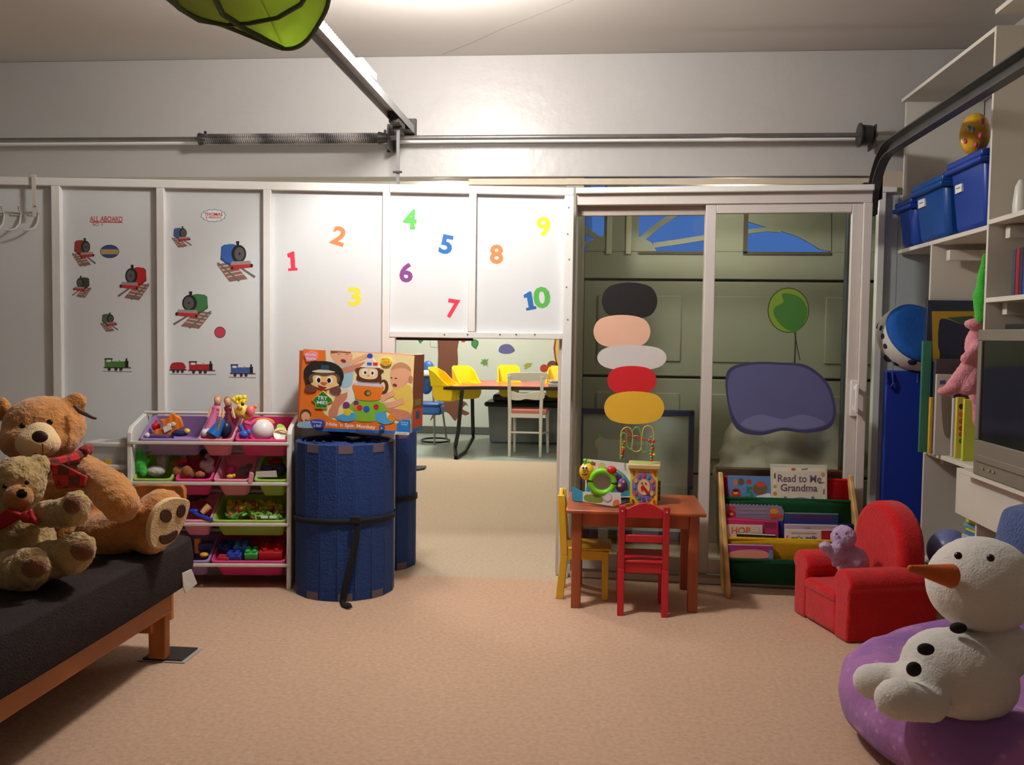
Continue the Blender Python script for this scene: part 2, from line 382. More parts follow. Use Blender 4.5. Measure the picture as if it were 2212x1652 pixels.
# ---- porch behind the glass, closed by a panelled overhead door with glazed top row
struct('wall_porch', MB().box2((-.19, 5.32, 0), (-.09, 6.3, 2.75)), mat('porch_wall', (150, 146, 132)))
struct('ceiling_porch', MB().box2((-.1, 5.46, 2.6), (2.05, 6.35, 2.7)), mat('porch_wall', (150, 146, 132)))
GY = 6.0; GD = mat('overhead_door_paint', (158, 160, 138), rough=.55, var=.07, vs_=2.5, bump=.06, bs=20)
gp = Pl((0, GY, 0), (0, -1, 0))
gd = bpy.data.objects.new('door_2', None); COL.objects.link(gd); gd['kind'] = 'structure'; ROOT[gd.name] = Matrix()
za, zb_ = gp.p(1640, 606).z, gp.p(1640, 818).z; ph = za-zb_
X0, X1 = -.09, 2.05
def gpanel(z0, z1):
    o = finish('door_section', MB().box2((X0, GY, z0+.008), (X1, GY+.04, z1-.008)), GD, gd, bevel=.006)
    w = (X1-X0)/3
    for k in range(3): finish('raised_panel', MB().box2((X0+k*w+.09, GY-.012, z0+.1), (X0+(k+1)*w-.09, GY+.002, z1-.1)), GD, o, bevel=.008)
gpanel(za-3*ph, za-2*ph) if za-3*ph > -.02 else finish('door_section', MB().box2((X0, GY, 0), (X1, GY+.04, za-2*ph-.008)), GD, gd, bevel=.006)
gpanel(za-2*ph, za-ph); gpanel(za-ph, za)
finish('seam_light_stop', MB().box2((X0, GY+.041, 0), (X1, GY+.05, za+.06)), DARK, gd)  # added dark sheet that stops sky light leaking through the section seams
zw0 = gp.p(1440, 543).z; zw1 = zw0+.62
lo = gp.p
o = finish('door_section', MB().box2((X0, GY, za+.008), (X1, GY+.04, zw0)).box2((lo(1305, 500).x, GY-.004, zw0), (lo(1380, 500).x, GY+.04, zw1))
    .box2((lo(1530, 500).x, GY, zw0), (lo(1612, 500).x, GY+.04, zw1)).box2((lo(1795, 500).x, GY, zw0), (X1, GY+.04, zw1)).box2((X0, GY, zw1), (X1, GY+.04, zw1+.1)), GD, gd, bevel=.004)
for a, b in ((1310, 1322), (1352, 1364)): finish('pole_reflection', MB().box2((lo(a, 500).x, GY-.014, zw0-.02), (lo(b, 500).x, GY-.004, zw1)), mat('pale_reflection', (196, 196, 170)), o, bevel=.003)  # pale strips paint the light bands of a reflected pole
mb = MB(); yv = V((0, .022, 0))
def bar(pts, w): mb.prism([gp.p(u, v, .004) for u, v in strip(pts, w)], yv)
Zg = zoomed(1210, 380, 4.86)
bar(Zg([(150, 470), (300, 590), (400, 660)]), 12); bar(Zg([(160, 705), (320, 720), (420, 740)]), 12); bar(Zg([(1230, 380), (1000, 540), (860, 660)]), 12)
bar(Zg([(980, 730), (1250, 690), (1560, 640)]), 11); bar(Zg([(1560, 640), (1660, 615)]), 11)
mb.prism([gp.p(u, v, .006) for u, v in Zg([(280, 790), (300, 700), (380, 650), (480, 620), (760, 620), (860, 645), (960, 700), (1010, 790)])], yv)
finish('fan_glazing_bar', mb, GD, gd)
Zh = zoomed(1520, 400, 5.1625)
mb = MB(); mb.prism([gp.p(u, v, .006) for u, v in Zh([(470, 270), (1420, 270), (1420, 740), (1290, 715), (1200, 655), (1050, 575), (860, 510), (700, 470), (520, 415), (470, 400)])], yv)
mb.prism([gp.p(u, v, .007) for u, v in strip(Zh([(470, 520), (700, 492), (860, 505)]), 9)], yv)
finish('fan_glazing_bar', mb, GD, gd)
for a, b in ((1180, 1305), (1380, 1530), (1612, 1795)):
    finish('glass_pane', MB().box2((max(lo(a, 500).x, X0), GY+.024, zw0), (lo(b, 500).x, GY+.028, zw1)), glass('dusk_glass', (.85, .92, 1.0), gloss=.0005), gd)
finish('window_edge', MB().box2((lo(1606, 500).x, GY-.012, zw0-.01), (lo(1615, 500).x, GY, zw1)).box2((lo(1606, 500).x, GY-.012, zw0-.018), (lo(1795, 500).x, GY, zw0)), mat('brown_edge', (92, 80, 62)), gd)
finish('window_edge', MB().box2((lo(1380, 500).x, GY-.012, zw0-.018), (lo(1530, 500).x, GY, zw0)), mat('brown_edge', (92, 80, 62)), gd)

# ---- side room seen through the opening
MUR = mat('mural_wall_paint', (196, 202, 192), rough=.6, var=.02, vs_=2)
YM = 12.1
struct('wall_mural', MB().box2((-4.2, YM, 0), (-.1, YM+.1, 2.75)), MUR)
struct('baseboard_mural', MB().box2((-4.2, YM-.02, 0), (-.1, YM, at(1020, 922, Y=YM).z)), mat('grey_skirting', (86, 88, 84), rough=.5), bevel=.004)
struct('ceiling_side', MB().box2((-4.3, 5.45, 2.7), (-.1, 12.3, 2.8)), CEILM)
struct('wall_passage', MB().box2((-.19, 6.3, 0), (-.09, 12.3, 2.75)), MUR)
MP = Pl((0, YM, 0), (0, -1, 0))
# ================================================================ side room: mural stickers and furniture
ZO = zoomed(820, 700, 4.588)
def wallprint(name, pl, layers, label, cat, group=None, z=.0004):
    p = Print(pl, z)
    for l in layers:
        if l[0] == 'text': p.text(*l[1:])
        else: p.poly(*l)
    us = [v.co for v in p.mb.b.verts]; c = sum((V(x) for x in us), V())/len(us)
    return tag(p.done(name, None, tuple(c)), label, cat, group)
trunk = Print(MP)
trunk.poly((116, 74, 58), ZO(smo([(590, 100), (780, 100), (772, 250), (778, 380), (760, 520), (770, 700), (800, 760), (850, 770), (890, 830), (860, 800), (820, 840), (890, 880), (850, 905), (790, 890), (750, 960), (690, 890), (640, 870), (560, 900), (500, 960), (540, 860), (570, 760), (590, 650), (575, 520), (580, 300)], 3)))
tag(trunk.done('tree_mural', None, tuple(MP.p(970, 900))), 'brown painted tree trunk with spreading roots on side room wall', 'mural')
wallprint('leaf_sticker', MP, [((58, 118, 66), ZO([(370, 120), (438, 120), (432, 165), (402, 195), (385, 170)]))], 'green pointed leaf sticker left of the painted tree trunk', 'sticker')
wallprint('leaf_sticker', MP, [((40, 92, 50), ZO(smo([(925, 150), (975, 165), (978, 205), (960, 240), (968, 252), (930, 232), (908, 200)]))), ((66, 128, 72), ZO(smo([(928, 158), (970, 170), (972, 203), (955, 232), (932, 225), (914, 198)])))], 'large rounded green leaf sticker right of the tree trunk top', 'sticker')
wallprint('leaf_sticker', MP, [((104, 142, 80), ZO([(1000, 375), (1020, 370), (1005, 345), (1035, 355), (1040, 335), (1055, 355), (1080, 340), (1068, 375), (1078, 400), (1062, 398), (1082, 430), (1050, 405), (1030, 420), (1025, 398), (1005, 398)]))], 'jagged green leaf sticker above the yellow seats, left one', 'sticker')
wallprint('leaf_sticker', MP, [((158, 160, 78), ZO([(1408, 402), (1428, 412), (1450, 388), (1475, 385), (1515, 385), (1508, 405), (1495, 425), (1465, 440), (1440, 452), (1430, 435), (1440, 425)]))], 'olive yellow leaf sticker above yellow seats, right of the green one', 'sticker')
wallprint('cloud_sticker', MP, [((94, 96, 142), ZO(smo([(1180, 270), (1195, 220), (1240, 198), (1290, 202), (1325, 230), (1340, 265), (1300, 290), (1230, 295)])))], 'plain blue grey oval sticker high on the side room wall', 'sticker')
wallprint('apple_sticker', MP, [((196, 62, 58), ZO(ell(830, 160, 24, 22)))], 'small red apple sticker beside the tree trunk top', 'sticker')
wallprint('apple_sticker', MP, [((176, 66, 50), ZO(ell(1630, 438, 40, 40)))], 'red round sticker above far right yellow seat', 'sticker')
wallprint('bush_sticker', MP, [((110, 72, 62), ZO(ell(1712, 410, 52, 48))), ((178, 74, 52), ZO(ell(1690, 440, 40, 36)))], 'brown and red round sticker beside the yellow patch', 'sticker')
wallprint('yellow_mural', MP, [((150, 72, 48), ZO([(1735, 150), (1850, 150), (1850, 410), (1755, 412), (1735, 340), (1722, 240)])), ((206, 178, 84), ZO([(1752, 152), (1850, 152), (1850, 408), (1768, 408), (1750, 330), (1742, 240)]))], 'yellow painted patch with red brown edge by the opening post', 'mural')
mb = MB(); mb.prism([MP.p(u, v, .001) for u, v in strip(ZO([(500, 150), (505, 225), (575, 230)]), .6)], (0, -.004, 0))
tag(finish('wall_conduit', mb, pcol((120, 124, 118)), origin=tuple(MP.p(935, 745))), 'thin grey conduit on side room wall left of tree trunk', 'conduit')
mb = MB(PM).box2((xs[3][1]+.03, .07, zo0-.014), (sx(1022, 735), .1, zo0+.02))
tag(finish('curtain_rail', mb, mat('dark_rail', (58, 54, 50)), origin=tuple(PP.p(935, 733)), bevel=.003), 'dark rail behind the top left edge of the opening', 'rail')

# daycare table with moulded bucket seats
TY = 10.55
tz = at(1000, 838, Y=9.75).z; t0 = at(936, 838, Y=10.2); 
t = thing('toddler_table', 'red topped toddler table with black edge and four yellow bucket seats', 'table', (at(1120, 985, Z=0).x, TY, 0))
tb = zoomed(820, 700, 4.588)
xl = at(935, 838, Y=10.3).x; xr = -.27
prof = [(xl, 10.35), (xl+.05, 10.1), (xl+.3, 9.86), (xl+.62, 10.04), (xr, 10.1), (xr, 10.3), (xr, 10.9), (xr, 11.1), (xl+.7, 11.35), (xl+.3, 11.15), (xl+.06, 10.75)]
finish('table_edge', MB().prism([(x, y, tz-.03) for x, y in smo(prof, 5)], (0, 0, .032)), mat('black_edge', (34, 30, 28), rough=.5), t)
finish('tabletop', MB().prism([((x-xr)*.985+xr, (y-TY)*.985+TY, tz+.003) for x, y in smo(prof, 5)], (0, 0, .008)), mat('red_laminate', (196, 84, 68), rough=.25, var=.03), t)
yel = mat('yellow_moulded_plastic', (238, 206, 22), rough=.3, var=.04)
def bucket(u, Y, face):                                          # seat shell: back above the top, bowl below
    c = at(u, 838, Y=Y); x = c.x; a = math.radians(face)
    M = Matrix.Translation((x, Y, tz)) @ Matrix.Rotation(a, 4, 'Z')
    s = finish('bucket_seat', soft_shell(M), yel, t); return s
def soft_shell(M):
    mb = MB(M); w, d = .122, .12
    def ring(z, sc, back=0): return [(-w*sc, -d*sc+back, z), (w*sc, -d*sc+back, z), (w*sc*1.0, d*sc, z), (-w*sc, d*sc, z)]
    # tapered bowl
    pts = [ring(.01, 1.0), ring(-.1, .95), ring(-.15, .8), ring(-.165, .5)]
    for r0, r1 in zip(pts, pts[1:]):
        for k in range(4): mb.prism([r0[k], r0[(k+1) % 4], r1[(k+1) % 4], r1[k]], V((0, 0, .004)))
    mb.prism(pts[-1], (0, 0, .01))
    # back and side wings
    mb.prism([(-w, d, 0), (w, d, 0), (w*.95, d+.04, .19), (w*.8, d+.045, .21), (-w*.8, d+.045, .21), (-w*.95, d+.04, .19)], (0, .012, 0))
    for sgn in (-1, 1): mb.prism([(sgn*w, d, 0), (sgn*w, -d*.9, 0), (sgn*w, -d*.2, .05), (sgn*w, d*.7, .15), (sgn*w*.95, d+.04, .19)], (sgn*.012, 0, 0))
    mb.box((0, 0, .012), (w*2.2, d*2.2, .006)) if False else None
    for sgn in (-1, 1): mb.box((sgn*w, 0, .014), (.05, d*2.1, .006))
    mb.box((0, -d, .014), (w*2.2, .06, .006))
    return mb
bucket(965, 10.05, 75); bucket(1010, 10.5, 35); bucket(1099, 10.95, 8); bucket(1204, 10.95, -6)
for du, Y in ((0, 9.9), (0, 11.05)):
    pass
lp = [at(998, 842, Y=9.85), at(990, 930, Y=9.85), at(983, 968, Y=9.85), at(985, 989, Z=.015), at(1005, 975, Z=.015), at(1022, 945, Y=10.75), at(1021, 905, Y=10.75), at(1020, 845, Y=10.75)]
lp2 = []
for a, b in zip(lp, lp[1:]): lp2 += [a.lerp(b, k/5) for k in range(5)]
finish('leg', MB().tube(lp2+[lp[-1]], .022, 10), mat('black_tube', (30, 28, 27), rough=.3), t)
finish('leg', MB().tube([p+V((1.14, .1, 0)) for p in lp2], .022, 10), mat('black_tube', (30, 28, 27)), t)
# papers / trays at the right end of the table
mb = MB().box((xr-.12, 10.2, tz+.03), (.26, .3, .035)).box((xr-.1, 10.3, tz+.065), (.3, .25, .02), .2)
tag(finish('book_pile', mb, mat('grey_trays', (170, 160, 156), rough=.4), origin=(xr-.12, 10.2, tz+.012), bevel=.004), 'small pile of flat grey trays on the red table end', 'trays')
# white dining chair with pink seat
cw = mat('cream_painted_wood', (206, 202, 188), rough=.45, var=.04)
bl, br = at(1100, 986, Z=0), at(1167, 987, Z=0); cy = (bl.y+br.y)/2
ct = thing('dining_chair', 'cream painted wooden chair with pink seat in the side room', 'chair', ((bl.x+br.x)/2, cy+.2, 0))
cz = lambda v: at(1133, v, Y=cy).z
for x, pnt in ((bl.x, 0), (br.x, 1)):
    finish('leg', MB().cone((x, cy, 0), (x, cy, cz(890)), .016, .02, 10), cw, ct)
    finish('back_post', MB().cone((x, cy, cz(893)), (x+(.012 if pnt else -.012), cy-.03, cz(812)), .02, .018, 10), cw, ct)
    finish('leg', MB().cone((x+(.06 if pnt else .02), cy+.4, 0), (x+(.05 if pnt else .02), cy+.39, cz(890)), .015, .02, 10), cw, ct)
def crest(name, pts): finish(name, MB().prism([at(u, v, Y=cy-.015) for u, v in pts], (0, .022, 0)), cw, ct, bevel=.004)
crest('crest_rail', ZO(smo([(1265, 520), (1280, 485), (1400, 480), (1520, 478), (1650, 484), (1668, 515), (1650, 548), (1560, 560), (1460, 562), (1360, 560), (1280, 552)])))
crest('splat', ZO(smo([(1300, 668), (1380, 685), (1455, 688), (1520, 672), (1570, 668), (1625, 660), (1628, 738), (1540, 752), (1450, 742), (1390, 755), (1305, 745)])))
finish('seat', MB().box2((bl.x-.02, cy-.01, cz(894)), (br.x+.06, cy+.42, cz(885))), mat('pink_seat_pad', (190, 110, 100), rough=.7, var=.08), ct, bevel=.01)
finish('apron', MB().box2((bl.x, cy-.012, cz(902)), (br.x, cy+.012, cz(893))).box2((bl.x-.01, cy, cz(902)), (bl.x+.012, cy+.4, cz(895))).box2((br.x-.01, cy, cz(902)), (br.x+.05, cy+.4, cz(895))), cw, ct)
finish('stretcher', MB().cone((bl.x, cy, cz(934)), (br.x, cy, cz(934)), .011).cone((br.x, cy, cz(936)), (br.x+.06, cy+.4, cz(940)), .011).cone((bl.x, cy, cz(936)), (bl.x+.02, cy+.4, cz(940)), .011), cw, ct)
# grey storage tote with black lid
q0 = at(1053, 958, Y=11.2); q1z = at(1060, 880, Y=11.2).z; zl = at(1100, 868, Y=11.2).z
tt = thing('storage_tote', 'large grey storage tote with black lid against the mural wall', 'tote', (-.85, 11.45, 0))
x0 = at(1053, 900, Y=11.2).x; x1 = -.25
mb = MB(); mb.prism([(x0+.03, 11.2, 0), (x1-.03, 11.2, 0), (x1, 11.2, zl-.03), (x0, 11.2, zl-.03)], (0, .5, 0))
finish('tub', mb, mat('dark_grey_plastic', (128, 132, 128), rough=.5), tt, bevel=.02)
finish('lid', MB().box2((x0-.04, 11.15, zl-.06), (x1+.03, 11.76, zl)).box2((x0+.06, 11.2, zl), (x1-.03, 11.7, zl+.09)), mat('black_plastic', (42, 42, 40), rough=.45), tt, bevel=.03)
# blue high chair with tubular legs
hc = thing('high_chair', 'blue high chair with white tray edge and thin metal legs', 'high chair', tuple(at(935, 958, Z=0)))
hy = at(938, 960, Z=0).y
hp = lambda u, v, d=0: at(u, v, Y=hy+d)
finish('backrest', MB().ball(hp(925, 797), (.075, .05, .1)).ball(hp(921, 830), (.08, .05, .12)), mat('blue_vinyl', (48, 92, 160), rough=.4), hc)
finish('tray', MB().box(hp(925, 806, -.06), (.17, .1, .07)), P_(222, 222, 216), hc, bevel=.02)
finish('seat', MB().box(hp(930, 884), (.3, .3, .11)).box(hp(925, 872), (.34, .32, .05)), mat('blue_vinyl', (48, 92, 160)), hc, bevel=.03)
for pts in ([(934, 815, 0), (938, 890, 0), (939, 963, 0)], [(940, 815, .1), (955, 880, .2), (964, 945, .3)], [(905, 880, 0), (898, 940, .05), (893, 962, 0)]):
    finish('leg', MB().tube([hp(*p) for p in pts], .012, 8), STEEL, hc)
loop = [at(u, v, Z=.02) for u, v in ZO(ell(555, 1150, 140, 22, 0, 20))]
finish('foot_ring', MB().tube(loop, .012, 8, True), mat('black_tube', (30, 28, 27)), hc)
mb = MB().prism([at(u, v, Z=.004) for u, v in ((893, 1008), (921, 1008), (918, 1013), (893, 1017))], (0, 0, .012))
tag(finish('floor_tray', mb, mat('black_mat', (38, 36, 34)), origin=tuple(at(905, 1012, Z=0))), 'small flat black tray on carpet beyond the blue rolls', 'tray')

# ================================================================ stickers on the partition
Z1 = zoomed(0, 380, 3.441)
wallprint('lettering_sticker', PN, [('text', (196, 66, 66), 'ALL ABOARD', 194, 467, 265, 479, 1, .012), ((190, 60, 60), strip([(194, 479.6), (265, 480.4)], 1.6)), ('text', (196, 110, 110), 'SO', 200, 481.5, 214, 487.5, 1, .01), ('text', (200, 140, 140), 'I', 220, 481.5, 222, 487.5, 1, .01)], 'red lettering sticker reading ALL ABOARD, second line half peeled away', 'sticker')
cl = [(461+26.5*math.cos(a)*(1+.045*math.cos(13*a)), 465.5+13.5*math.sin(a)*(1+.06*math.cos(13*a))) for a in [2*PI*k/90 for k in range(90)]]
cl2 = [(461+(x-461)*.945, 465.5+(y-465.5)*.91) for x, y in cl]
wallprint('logo_sticker', PN, [((62, 118, 158), cl), ((232, 234, 234), cl2), ('text', (200, 50, 54), 'THOMAS', 441.5, 459, 481, 466.5, .5, .02), ('text', (200, 60, 60), '& FRIENDS', 444, 467.5, 478.5, 472, .5, .012)], 'cloud shaped sticker with blue rim and red lettering', 'sticker')
wallprint('badge_sticker', PN, [((70, 66, 60), Z1(ell(815, 561, 71, 50))), ((62, 76, 150), Z1(ell(815, 561, 66, 45))), ((172, 150, 84), Z1([(752, 545), (878, 545), (882, 561), (876, 582), (754, 582), (749, 561)]))], 'oval blue sticker with a tan band across', 'sticker')
wallprint('badge_sticker', PN, [((70, 60, 62), Z1(ell(1635, 1162, 42, 43))), ((192, 66, 84), Z1(ell(1635, 1162, 37, 38)))], 'round red sticker with dark rim below the green engine', 'sticker')
def loco3q(x, y, w, h, flip, body, label, shade=None):
    f = lambda pts: Z1([(x+w*((1-a) if flip else a), y+h*b) for a, b in pts])
    dk = tuple(int(c*.72) for c in body)
    L = [((140, 104, 92), f([(0, .57), (.33, 1.0), (.8, .93), (.4, .5)]))]
    for k in range(4):
        t0 = k/4; L.append(((206, 190, 182), f([(.06+.27*t0, .62+.33*t0), (.42+.33*t0, .56+.32*t0), (.44+.33*t0, .58+.32*t0), (.08+.27*t0, .645+.33*t0)])))
    L += [((112, 106, 104), f([(0, .53), (.05, .52), (.6, .96), (.57, 1.0)])), ((112, 106, 104), f([(.5, .6), (.55, .58), (1.0, .86), (.97, .91)])),
          (dk, f([(.1, .45), (.12, .14), (.2, .08), (.5, .16), (.62, .6), (.35, .62)])),
          (body, f(smo([(.13, .42), (.14, .16), (.22, .09), (.42, .07), (.58, .16), (.66, .4), (.6, .56), (.36, .55)], 3))),
          ((46, 42, 42), f(ell(.57, .31, .19, .22))), (tuple(int(c*.5+60) for c in (60, 60, 62)), f(ell(.59, .31, .13, .165))), ((58, 54, 54), f(ell(.59, .31, .03, .036))),
          ((44, 40, 40), f([(.5, 0), (.585, 0), (.57, .13), (.515, .13)])), ((150, 142, 138), f([(.38, .5), (.86, .48), (.9, .57), (.36, .6)])),
          ((186, 52, 56), f([(.34, .59), (.9, .56), (.9, .64), (.36, .7)])), ((48, 44, 44), f(ell(.9, .6, .035, .045))), ((48, 44, 44), f(ell(.4, .66, .03, .04)))]
    return wallprint('train_sticker', PN, L, label, 'sticker')
loco3q(1275, 375, 150, 158, False, (72, 92, 140), 'small blue steam engine sticker coming down a track')
loco3q(1610, 485, 290, 302, False, (58, 98, 170), 'large blue steam engine sticker, biggest of the blue ones')
loco3q(1285, 858, 290, 278, True, (70, 122, 74), 'large green steam engine sticker on a brown track')
loco3q(875, 660, 238, 264, True, (180, 44, 48), 'red steam engine sticker on brown track, left panel')
loco3q(535, 462, 178, 212, False, (146, 62, 54), 'maroon engine sticker beside the oval badge')
loco3q(535, 742, 145, 164, True, (70, 70, 58), 'tiny dark green engine sticker left of the red engine')
loco3q(745, 1015, 134, 144, False, (88, 106, 80), 'tiny pale green engine sticker low on the left panel')
def locoside(x, y, w, h, body, label, tender=False):
    f = lambda pts: Z1([(x+w*a, y+h*b) for a, b in pts])
    b0 = .4 if tender else .04
    g = lambda pts: f([(b0+(1-b0)*a, b) for a, b in pts])
    L = [((84, 76, 78), strip(Z1([(x, y+h*.96), (x+w, y+h*1.0)]), 1)), ((92, 50, 52), g([(0, .66), (.97, .68), (.97, .76), (0, .74)])),
         (body, g([(.04, .12), (.3, .12), (.3, .26), (.78, .26), (.78, .68), (.04, .66)])), ((222, 222, 222), g([(.1, .14), (.26, .14), (.26, .3), (.1, .3)])),
         ((40, 38, 40), g([(.03, .04), (.32, .04), (.32, .13), (.03, .13)])), ((40, 38, 40), g([(.76, .22), (.88, .22), (.88, .68), (.76, .68)])), ((40, 38, 40), g([(.78, .04), (.84, .04), (.84, .24), (.78, .24)])),
         ((170, 150, 80), g(ell(.56, .24, .03, .07)))]
    L += [((56, 52, 56), g(ell(c, .8, .055, .13))) for c in (.2, .44, .62)]
    if tender:
        L += [(body, f(smo([(.03, .62), (.05, .2), (.18, .12), (.3, .18), (.34, .6)], 3))), ((92, 50, 52), f([(.0, .62), (.37, .62), (.37, .7), (.0, .7)]))]+[((56, 52, 56), f(ell(c, .77, .03, .1))) for c in (.09, .18, .28)]
    return wallprint('train_sticker', PN, L, label, 'sticker')
locoside(762, 1350, 218, 105, (76, 130, 60), 'green side view engine sticker at the bottom of left panel')
locoside(1260, 1372, 345, 104, (168, 44, 50), 'red side view engine with tender sticker', True)
locoside(1700, 1395, 204, 104, (66, 96, 152), 'blue side view engine sticker at the bottom of the panel')
# number stickers
Zn = zoomed(340, 400, 3.59)
def numeral(s, rgb, u0, v0, u1, v1, rot, word, more=(), extra=()):
    L = [('text', rgb, s, u0, v0, u1, v1, rot, .035)]+[(rgb, e) for e in extra]
    for m in more: L.append(m)
    return wallprint('number_sticker', PN, L, word, 'sticker')
RED, ORG, YEL, GRN, BLU, PUR = (226, 62, 84), (244, 134, 84), (246, 222, 66), (92, 176, 84), (52, 106, 176), (128, 68, 136)
wallprint('number_sticker', PN, [(RED, Zn([(1005, 532), (1052, 512), (1062, 515), (1070, 640), (1085, 640), (1088, 660), (1015, 665), (1014, 645), (1036, 643), (1030, 560), (1012, 560)]))], 'red number 1 sticker on the white panel', 'sticker')
numeral('2', ORG, 717, 489, 747, 530, 17, 'orange number 2 sticker on the white panel')
numeral('3', YEL, 752, 620, 780, 661, -3, 'yellow number 3 sticker above the toy box')
numeral('4', GRN, 871, 452, 900, 495, 3, 'green number 4 sticker above the opening', extra=[[(887, 490), (897, 489), (897, 495), (887, 496)]])
numeral('5', BLU, 950, 507, 978, 549, 12, 'blue number 5 sticker above the opening')
numeral('6', PUR, 863, 567, 892, 610, 3, 'purple number 6 sticker above the opening')
numeral('7', RED, 966, 646, 992, 688, 8, 'red number 7 sticker just above the opening')
numeral('8', ORG, 1058, 528, 1087, 570, 0, 'orange number 8 sticker right of the batten')
numeral('9', YEL, 1160, 468, 1190, 511, -8, 'yellow number 9 sticker at the top right panel')
wallprint('number_sticker', PN, [(BLU, [(1131, 637), (1144, 629), (1148, 630), (1153, 661), (1158, 661), (1159, 667), (1137, 671), (1136, 665), (1142, 664), (1138, 642), (1132, 644)])], 'blue figure 1 of the number 10 sticker', 'sticker')
numeral('0', GRN, 1152, 619, 1189, 666, -5, 'green figure 0 of the number 10 sticker')

# white over-door hooks at the far left
hk = PP
for i, u in enumerate((-4, 32, 70)):
    t = thing('coat_hook', ['white coat hook at the left frame edge', 'white coat hook in the middle of the hook row', 'white coat hook nearest the first batten'][i], 'hook', tuple(PN.p(u, 500)), 'white hooks on left panel')
    wm = P_(196, 190, 180)
    P3 = lambda a, b, o: PN.p(a, b, o)
    finish('hook_upper', MB().tube([P3(u+14, 462, .004), P3(u+14, 452, .03), P3(u+18, 446, .05)], .005, 8), wm, t)
    finish('hook_lower', MB().tube([P3(u+14, 463, .004), P3(u+14, 485, .02), P3(u+12, 496, .05), P3(u+4, 500, .07), P3(u-6, 500, .075)], .0055, 8), wm, t)
    finish('crossbar', MB().prism([P3(a, b, .002) for a, b in ((u-8, 461), (u+18, 461), (u+18, 466), (u-8, 466))], PN.n*.004), wm, t)
t = thing('hook_hanger', 'white strap hooked over the top rail above the hooks', 'hanger', tuple(PN.p(80, 420)))
finish('strap', MB().prism([PN.p(a, b, .041) for a, b in ((76, 380), (86, 380), (87, 470), (79, 470))], PN.n*.003), P_(206, 198, 188), t)

# stand-ins on the sliding door glass: plain shapes only
FL = Pl(DM @ V((0, .1075, 0)), nd2); SL = Pl(DM @ V((0, .0625, 0)), nd2)
rr = lambda x0, y0, x1, y1: smo([(x0, (y0+y1)/2), (x0+(x1-x0)*.12, y0+(y1-y0)*.12), ((x0+x1)/2, y0), (x1-(x1-x0)*.12, y0+(y1-y0)*.12), (x1, (y0+y1)/2), (x1-(x1-x0)*.12, y1-(y1-y0)*.12), ((x0+x1)/2, y1), (x0+(x1-x0)*.12, y1-(y1-y0)*.12)], 4)
wallprint('window_decal', FL, [((34, 30, 32), rr(1300, 610, 1420, 690)), ((222, 176, 152), rr(1282, 680, 1405, 752)), ((204, 198, 196), rr(1290, 745, 1440, 800)), ((200, 38, 44), rr(1312, 790, 1418, 852)), ((226, 176, 56), rr(1305, 845, 1435, 916))], 'tall window decal of plain stacked patches, black, peach, white, red and yellow', 'decal', z=.0015)
p = Print(SL, .0015)
p.poly((58, 66, 40), ell(1703, 670, 45, 49)); p.poly((120, 148, 54), ell(1703, 670, 43, 47)); p.poly((66, 116, 52), smo([(1690, 634), (1725, 640), (1744, 668), (1735, 700), (1716, 716), (1690, 705), (1672, 680), (1674, 664), (1692, 652)])); p.poly((66, 116, 52), [(1710, 714), (1722, 714), (1716, 722)])
p.poly((60, 60, 44), strip([(1717, 720), (1722, 750), (1728, 778)], 2))
tag(p.done('balloon_decal', None, tuple(SL.p(1703, 680))), 'green balloon decal on the right glass pane', 'decal')
wallprint('cloud_decal', SL, [((64, 62, 96), smo([(1570, 860), (1572, 800), (1620, 783), (1690, 783), (1745, 790), (1790, 830), (1806, 890), (1790, 925), (1740, 935), (1690, 930), (1640, 940), (1590, 925)])), ((92, 94, 136), smo([(1574, 860), (1578, 805), (1622, 788), (1690, 788), (1742, 796), (1784, 832), (1800, 888), (1784, 918), (1738, 928), (1690, 924), (1640, 932), (1596, 916)])), ((112, 116, 156), smo([(1600, 915), (1640, 895), (1690, 905), (1730, 895), (1770, 905), (1780, 916), (1738, 926), (1690, 922), (1640, 929)]))], 'plain blue grey rounded window decal below the balloon', 'decal', z=.0015)

# ---- porch things behind the glass
wy = 5.86
wb = thing('whiteboard', 'blue framed whiteboard leaning behind the left glass pane', 'whiteboard', (at(1372, 1230, Y=wy).x, wy, .06))
wz0, wz1 = .06, at(1372, 884, Y=wy).z; wxa, wxb = at(1249, 900, Y=wy).x, at(1500, 900, Y=wy).x
finish('board', MB().box2((wxa+.015, wy+.004, wz0), (wxb-.015, wy+.02, wz1-.02)), mat('white_board', (178, 188, 178), rough=.35), wb)
fm = mat('blue_frame', (44, 58, 104), rough=.5)
for lo_, hi_ in (((wxa, wy-.008, wz1-.035), (wxb, wy+.022, wz1)), ((wxa, wy-.008, wz0), (wxb, wy+.022, wz0+.03)), ((wxa, wy-.008, wz0), (wxa+.032, wy+.022, wz1)), ((wxb-.032, wy-.008, wz0), (wxb, wy+.022, wz1))):
    finish('frame_rail', MB().box2(lo_, hi_), fm, wb, bevel=.004)
px0, px1 = at(1822, 700, Y=5.5).x, at(1850, 700, Y=5.5).x
tag(finish('canopy_post', MB().box2((px0, 5.48, 0), (px1+.02, 5.53, 2.3)), mat('dark_navy_post', (52, 58, 66), rough=.6), origin=(px0, 5.5, 0), bevel=.004), 'dark navy post behind the right edge of the glass', 'post')
mb = MB()
for u, v, Y, r in ((1625, 985, 5.75, (.2, .14, .12)), (1640, 950, 5.75, (.22, .15, .16)), (1720, 960, 5.75, (.3, .15, .2)), (1790, 985, 5.75, (.25, .15, .14)), (1690, 1030, 5.7, (.42, .2, .14))): mb.ball(at(u, v, Y=Y), r)
mb.box2((at(1560, 1000, Y=5.7).x, 5.5, 0), (at(1812, 1000, Y=5.7).x, 5.9, at(1600, 1015, Y=5.5).z))
